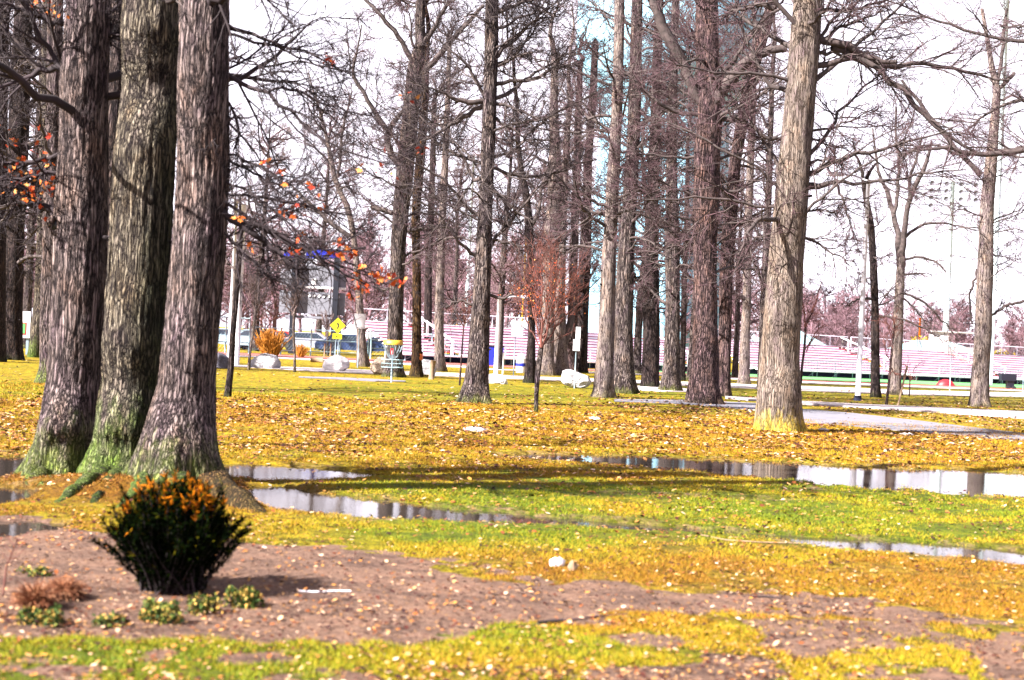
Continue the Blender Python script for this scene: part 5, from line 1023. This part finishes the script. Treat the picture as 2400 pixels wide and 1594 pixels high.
shrub('orange_shrub', 'orange twiggy shrub glowing behind the long grey boulder', 634, 836, 52, 68, 'orange_twig', 61, 420, tr=0.022)
shrub('orange_shrub', 'small orange ornamental grass right of the left scoreboard post', 705, 838, 16, 34, 'orange_twig', 62, 120, tr=0.018)
shrub('evergreen_bush', 'rounded olive evergreen bush above the bleachers near the right edge', 2348, 850, 34, 72, 'twig_dark', 63, 300, Y=125, tr=0.02, leafm='golden')
shrub('evergreen_bush', 'dark evergreen bush beside the taller fence panel', 585, 800, 18, 50, 'twig_dark', 64, 160, Y=110, tr=0.02, leafm='darkgreen')
shrub('golden_tree', 'golden-leaved small tree over the right bleachers beside the orange utility pole', 2168, 850, 34, 90, 'orange_twig', 65, 300, Y=140, tr=0.02, leafm='golden')
# things by the track
b = gp(2216, 905); V, q4 = lathe([(0.75, 0, 0), (0.72, 0.12, 0), (0.5, 0.32, 0), (0.2, 0.42, 0), (0.02, 0.44, 0)], 24); o = mk('tarp_heap', V, [q4], M['red']); o.location = (b.x, b.y, 0.02); o.scale = (0.8, 0.6, 1); tag(o, 'low red tarp heap beside the track below the bleachers', 'tarp')
b = gp(2363, 912); t = thing('equipment_cart', 'dark navy equipment cart at the foot of the right-edge bleachers', 'cart', (b.x, b.y, 0))
MB().box(-0.55, 0.4, -0.3, 0.3, 0.55, 1.0).build('tray', M['navy'], t); MB().box(-0.12, 0.3, -0.2, 0.2, 0.1, 0.54).build('stand', M['navy'], t)
for x in (-0.1, 0.28): MB().tube([(x, -0.28, 0.12), (x, -0.22, 0.12)], 0.12, 12).build('wheel', M['rubber'], t)
b = at(1143, 850, 90); t = thing('portable_bin', 'bright blue bin against the bleachers right of the flared trunk', 'bin', (b.x, 84, 0)); MB().box(-.3, 1.0, -.3, .3, 0, 1.15).build('bin_body', M['blue'], t); MB().box(-.34, 1.04, -.34, .34, 1.151, 1.22).build('lid', M['navy'], t)

# ------------------------------------------------------------------ foreground juniper
JM = leafmat('juniper', rough=0.95, stops=[(0, (0.0008, 0.0015, 0.0008)), (0.6, (0.002, 0.004, 0.0015)), (0.82, (0.008, 0.014, 0.002)), (0.93, (0.07, 0.06, 0.004)), (1, (0.38, 0.11, 0.006))])
def juniper():
    rng = np.random.RandomState(71); b = gp(402, 1388); s = b.y / F
    t = thing('juniper_bush', 'dark feathery juniper bush with orange tips in front of the trio', 'bush', (b.x, b.y, 0.0))
    ns = 520; S = np.column_stack([rng.normal(0, 0.09, ns), rng.normal(0, 0.08, ns), rng.uniform(0, 0.04, ns)])
    # an uneven fan: wide to both sides, notched on top
    az = rng.uniform(0, 2 * math.pi, ns); tilt = np.clip(np.abs(rng.normal(0.0, 0.62, ns)), 0, 0.86)
    D = np.column_stack([np.sin(tilt) * np.cos(az), np.sin(tilt) * np.sin(az) * 0.8, np.cos(tilt)]); D /= np.linalg.norm(D, axis=1, keepdims=True)
    side = D[:, 0]; Ln = 0.60 - 0.04 * np.abs(side) + 0.04 * np.sin(az * 3) + rng.normal(0, 0.035, ns) - 0.13 * np.exp(-((side - 0.36) / 0.12) ** 2) * (rng.rand(ns) < 0.85)
    P, Rr = grow(rng, S, D, Ln, np.full(ns, 0.006), 0.0015, 12, 0.06, 0.008); P[:, :, 0] *= 0.74; P[:, :, 1] *= 0.8
    V, q_ = tubes(P, Rr, 4); mk('stems', V, [q_], M['twig_dark'], t)
    m_ = 170; pi = np.repeat(np.arange(ns), m_); n = len(pi); tt = rng.rand(n) ** 0.7; f = tt * 11; i = np.minimum(f.astype(int), 10); fr = (f - i)[:, None]
    c0 = P[pi, i] * (1 - fr) + P[pi, i + 1] * fr; T_ = P[pi, i + 1] - P[pi, i]; T_ /= np.linalg.norm(T_, axis=1, keepdims=True)
    d = T_ * 1.0 + rng.normal(0, 0.6, (n, 3)); d /= np.linalg.norm(d, axis=1, keepdims=True); sd = np.cross(d, rng.normal(0, 1, (n, 3))); sd /= np.linalg.norm(sd, axis=1, keepdims=True)
    L_ = rng.uniform(0.02, 0.06, n)[:, None]; w2 = 0.0035
    V = np.stack([c0 - sd * w2, c0 + sd * w2, c0 + d * L_ * .6 + sd * w2 * .8, c0 + d * L_, c0 + d * L_ * .6 - sd * w2 * .8], 1).reshape(-1, 3)
    q_ = (np.arange(n) * 5)[:, None] + np.arange(5)[None, :]
    o = mk('foliage', V, [q_], JM, t, smooth=False)
    tip = (tt > 0.86); hi = c0[:, 2] > 0.47; br = (rng.rand(ns) < 0.4) & (np.abs(D[:, 0]) < 0.35)
    rv = rng.rand(n) * 0.8 + tip * 0.10 + (tip & hi & br[pi]) * 0.5; rv = np.where((rng.rand(n) < 0.05), rv + 0.15, rv)
    ra = o.data.attributes.new('rnd', 'FLOAT', 'POINT'); ra.data.foreach_set('value', np.repeat(np.clip(rv, 0, 1), 5).astype(np.float32))
juniper()
M['sedum'] = leafmat('sedum', [(0, (0.006, 0.018, 0.003)), (0.5, (0.03, 0.06, 0.006)), (0.72, (0.13, 0.13, 0.02)), (1, (0.38, 0.20, 0.05))])
M['dried'] = leafmat('dried', [(0, (0.035, 0.008, 0.003)), (0.6, (0.16, 0.05, 0.02)), (1, (0.36, 0.18, 0.10))])
def tuft(name, label, u, vb, wpx, hpx, m, seed, n=1000, size=0.022, blades=False, cat='plant'):
    b = gp(u, vb); s = b.y / F; rng = np.random.RandomState(seed); W2 = wpx * s / 2; Hh = hpx * s * 1.25
    t = thing(name, label, cat, (b.x, b.y, 0.02))
    if blades:
        S = np.column_stack([rng.normal(0, .3, n) * W2, rng.normal(0, .3, n) * W2, np.zeros(n)]); az = rng.uniform(0, 6.28, n)
        D = np.column_stack([0.35 * np.cos(az), 0.35 * np.sin(az), np.ones(n)]); D /= np.linalg.norm(D, axis=1, keepdims=True)
        P, Rr = grow(rng, S, D, np.full(n, Hh * 1.7) * rng.uniform(.6, 1.1, n), np.full(n, .0035), .001, 8, 0.12, -0.22); P[:, :, 2] = np.maximum(P[:, :, 2], 0.0)
        V, q_ = tubes(P, Rr, 3); o = mk('stems', V, [q_], M[m], t)
        ra = o.data.attributes.new('rnd', 'FLOAT', 'POINT'); ra.data.foreach_set('value', np.repeat(rng.rand(n), len(V) // n).astype(np.float32))
    else:
        k = rng.randint(5, 8); cx = np.column_stack([rng.uniform(-.8, .8, k) * W2, rng.uniform(-.5, .5, k) * W2]); ci = rng.randint(0, k, n)
        th = rng.uniform(0, 6.28, n); ph = np.arccos(rng.uniform(0.0, 1, n)); r = W2 * 0.42
        pos = np.column_stack([cx[ci, 0] + r * np.sin(ph) * np.cos(th), cx[ci, 1] + r * np.sin(ph) * np.sin(th), Hh * (0.75 + 0.25 * ((ci * 7) % 5) / 5) * np.cos(ph)])
        leaves_mesh(rng, pos, size, M[m], 'foliage', t)
        mb = MB()
        for j in range(k): mb.tube([(cx[j, 0], cx[j, 1], -0.02), (cx[j, 0], cx[j, 1], Hh * .5)], 0.006, 5)
        mb.build('stems', M['twig_dark'], t)
    return t
tuft('low_plant', 'low green clump at the far left of the front row, below the dried mounds', 95, 1466, 92, 36, 'sedum', 81)
tuft('low_plant', 'thin green clump, second in the front row from the dried mounds', 235, 1468, 96, 26, 'sedum', 82, 300)
tuft('low_plant', 'ragged green and tan clump below the left side of the juniper', 378, 1458, 96, 46, 'sedum', 83)
tuft('low_plant', 'dense dark green clump directly below the juniper', 482, 1440, 96, 40, 'sedum', 84, 560)
tuft('low_plant', 'green and tan clump to the lower right of the juniper', 572, 1424, 80, 40, 'sedum', 85)
tuft('low_plant', 'flat green clump behind the dried mounds near the left edge', 72, 1352, 80, 20, 'sedum', 86, 260)
tuft('dried_grass', 'drooping tan dried grass mound near the left edge', 84, 1428, 46, 34, 'dried', 87, 700, blades=True)
tuft('dried_grass', 'rust-brown dried mound right of the tan drooping mound', 150, 1408, 38, 30, 'dried', 88, 800, blades=True)
b = gp(6, 1400); t = thing('red_stem_plant', 'leaning orange-red stem plant at the left edge', 'plant', (b.x, b.y, 0)); q = at(40, 1265, b.y); q2 = at(12, 1330, b.y)
MB().tube([(0, 0, 0), (q2.x - b.x, 0.02, q2.z), (q.x - b.x, 0.0, q.z)], [0.006, 0.005, 0.003], 6).build('stem', M['twig_red'], t, smooth=True)
mb = MB()
for k in range(6): x = (q.x - b.x) * (0.6 + 0.07 * k); z = q.z * (0.6 + 0.07 * k); mb.tube([(x, 0, z), (x + (0.06 if k % 2 else -0.06), 0.02, z + 0.06)], 0.0025, 4)
mb.build('side_twigs', M['twig_red'], t)
# ------------------------------------------------------------------ scraps and sticks
def scrap(label, u, v, wpx, m, seed, name='paper_scrap', cat='litter'):
    rng = np.random.RandomState(seed); b = gp(u, v); s = b.y / F; w2 = wpx * s / 2; n = 14
    V = []; h = float(ground_h(np.array([b.x]), np.array([b.y]))[0])
    for k, r in ((0, 0.3), (1, 1.0), (2, 0.8)):
        for i in range(n): a = i / n * 6.283; rr = w2 * r * (0.8 + 0.35 * rng.rand()); V.append((rr * math.cos(a), rr * math.sin(a) * 0.6, (0.035 if k == 0 else 0.02 if k == 1 else -0.005) * (1 + rng.rand())))
    P = [(i, (i + 1) % n, n + (i + 1) % n, n + i) for i in range(n)] + [(n + i, n + (i + 1) % n, 2 * n + (i + 1) % n, 2 * n + i) for i in range(n)]
    o = mk(name, V, [P, ], M[m], smooth=True); me = o.data
    o2 = o; o.location = (b.x, b.y, h + 0.005); tag(o, label, cat); return o
scrap('crumpled white scrap on the leaf litter below the flared trunk', 1115, 1011, 58, 'white', 1)
scrap('small whitish scrap on the leaves left of the golden-footed trunk', 1396, 985, 30, 'white', 2)
scrap('white scrap lying on the mud in the centre foreground', 1305, 1330, 40, 'white', 3)
scrap('tan curled scrap touching the white one on the mud', 1342, 1340, 24, 'leaf_tan' if 'leaf_tan' in M else 'wood', 4)
scrap('pale scrap near the edge of the asphalt path', 2125, 1021, 34, 'concrete', 5)
scrap('pinkish scrap on the leaves right of the golden-footed trunk', 1930, 1012, 26, 'concrete', 6)
def stick(label, pts, r, m):
    b = gp(*pts[0]); P = []
    for u, v in pts:
        g_ = gp(u, v); h = float(ground_h(np.array([g_.x]), np.array([g_.y]))[0]); P.append((g_.x - b.x, g_.y - b.y, h + r))
    o = MB().tube(P, [r] * (len(P) - 1) + [r * .5], 7).build('fallen_stick', M[m], smooth=True, loc=(b.x, b.y, 0)); tag(o, label, 'stick')
stick('bleached white stick lying on the mud right of the juniper', [(700, 1394), (735, 1397), (780, 1395), (822, 1394)], 0.006, 'white')
stick('long thin grey stick at the lower edge of the mud', [(1180, 1478), (1260, 1466), (1340, 1458), (1400, 1450), (1470, 1444)], 0.006, 'twig')
stick('short thick brown stick above the lower grass', [(1260, 1468), (1290, 1464), (1320, 1460)], 0.014, 'twig_dark')
stick('thin stick in the mud left of the bright moss patches', [(1758, 1405), (1795, 1406), (1832, 1410)], 0.006, 'twig_dark')
stick('thin tan stem on the grass left of the right front puddle', [(1640, 1258), (1700, 1270), (1780, 1276), (1870, 1279)], 0.006, 'wood')

# ------------------------------------------------------------------ fallen leaves, grass
rng = np.random.RandomState(9)
def scatter_ground(n, y0, y1, p=1.0):
    y = np.exp(rng.uniform(np.log(y0), np.log(y1), n)) if p else rng.uniform(y0, y1, n)
    x = rng.uniform(-1, 1, n) * (y * 0.375 + 0.4); return x, y
x, y = scatter_ground(420000, 6.0, 85)
mu, gr, br_, li = zones(x, y); u_, v_ = proj(x, y, 0.02); v_ = v_ / K
cl = fbm(x * 1.5 + 20, y * 1.5, 4)
dens = 0.05 + 0.95 * li * (0.15 + 0.85 * sstep(0.42, 0.60, cl)) + 0.12 * sstep(0.5, 0.65, cl) * (y < 30)
dens = np.where((v_ > 1110) & (v_ < 1300), 0.12 + 0.16 * sstep(0.45, 0.6, cl), dens)
dens = np.where((v_ > 1300) & (v_ < 1470), 0.20 + 0.18 * sstep(0.45, 0.6, cl) + 0.22 * sstep(700, 200, u_) * sstep(1390, 1430, v_), dens)
dens = np.where(v_ >= 1470, 0.20 + 0.34 * sstep(0.45, 0.6, cl), dens)
hz = ground_h(x, y)
road = (v_ * 0 > 1)
keep = (rng.rand(len(x)) < dens * 0.6) & (hz > -0.004)
# keep the leaves off the path and the road
def inside(pts, u, v):
    a = np.array(pts); return (v > np.interp(u, a[:, 0], a[:, 1])) & (v < np.interp(u, a[:, 0], a[:, 2])) & (u > a[0, 0])
uu, vv = u_, v_ * K
keep &= ~(inside([(1700, 941, 954), (1780, 945, 962), (1880, 958, 989), (2000, 968, 998), (2150, 985, 1012), (2280, 1001, 1022), (2400, 1015, 1032)], uu, vv) & (rng.rand(len(x)) < 0.97))
x, y, hz = x[keep], y[keep], hz[keep]; n = len(x)
sz = (0.012 + 0.030 * rng.rand(n) ** 2.2) * np.clip(y / 17, 0.55, 1.0) * np.clip(y / 22, 0.8, 1.35)
az = rng.uniform(0, 6.283, n); ca_, sa_ = np.cos(az), np.sin(az)
LQ = np.array([(-0.5, -1, 0), (0.6, -0.55, 0.3), (0.75, 0.5, 0.55), (0, 1.15, 0.15), (-0.8, 0.35, 0.5)])
tl = rng.normal(0, 0.22, (n, 2))
px = LQ[None, :, 0] * sz[:, None]; py = LQ[None, :, 1] * sz[:, None]; pz = LQ[None, :, 2] * (sz * rng.uniform(0.0, 0.9, n) ** 2)[:, None]
V = np.stack([x[:, None] + px * ca_[:, None] - py * sa_[:, None], y[:, None] + px * sa_[:, None] + py * ca_[:, None], hz[:, None] + 0.006 + (0.022 * rng.rand(n) * np.clip(y / 16, 0.8, 1.5))[:, None] + pz + px * tl[:, :1] + py * tl[:, 1:]], -1)
lo_ = mk('fallen_leaves', V.reshape(-1, 3), [(np.arange(n) * 5)[:, None] + np.arange(5)[None, :]], M['leaf_litter'], smooth=False)
rv = rng.rand(n); _, gr2, _, li2 = zones(x, y)
ra = lo_.data.attributes.new('rnd', 'FLOAT', 'POINT'); ra.data.foreach_set('value', np.repeat(rv, 5).astype(np.float32)); tag(lo_, 'brown and tan fallen leaves strewn over the grass and mud', 'leaves', kind='stuff')
# grass blades
x, y = scatter_ground(900000, 6.0, 34)
mu, gr, br_, li = zones(x, y); hz = ground_h(x, y); pt = fbm(x * 3 + 5, y * 3 + 8, 4)
keep = (rng.rand(len(x)) < (1 - mu * 1.2) * sstep(0.32, 0.6, pt) * 1.0) & (hz > 0.0)
x, y, hz, mu, gr, br_ = [a[keep] for a in (x, y, hz, mu, gr, br_)]; n = len(x)
hgt = rng.uniform(0.012, 0.036, n) * np.clip(y / 16, 0.8, 1.6); wd = 0.0022 * np.clip(y / 10, 1, 3); az = rng.uniform(0, 6.283, n); ln = rng.normal(0, 0.6, (n, 2)) * hgt[:, None]
A = np.stack([x - wd * np.cos(az), y - wd * np.sin(az), hz], -1); B = np.stack([x + wd * np.cos(az), y + wd * np.sin(az), hz], -1); Cc = np.stack([x + ln[:, 0], y + ln[:, 1], hz + hgt], -1)
GM = leafmat('grass_blades', [(0, (0.14, 0.05, 0.003)), (0.35, (0.25, 0.14, 0.004)), (0.6, (0.20, 0.165, 0.002)), (0.8, (0.10, 0.125, 0.002)), (1, (0.05, 0.09, 0.002))])
go = mk('grass', np.stack([A, B, Cc], 1).reshape(-1, 3), [(np.arange(n) * 3)[:, None] + np.arange(3)[None, :]], GM, smooth=False)
rv = np.clip(0.22 + gr * 0.5 - br_ * 0.25 + rng.normal(0, 0.14, n) + (fbm(x * 0.8, y * 0.8, 3) - 0.5) * 0.5, 0, 1)
ra = go.data.attributes.new('rnd', 'FLOAT', 'POINT'); ra.data.foreach_set('value', np.repeat(rv, 3).astype(np.float32)); tag(go, 'short yellow-green grass growing over the park', 'grass', kind='stuff')
print('verts', sum(len(m.vertices) for m in bpy.data.meshes), 'faces', sum(len(m.polygons) for m in bpy.data.meshes))
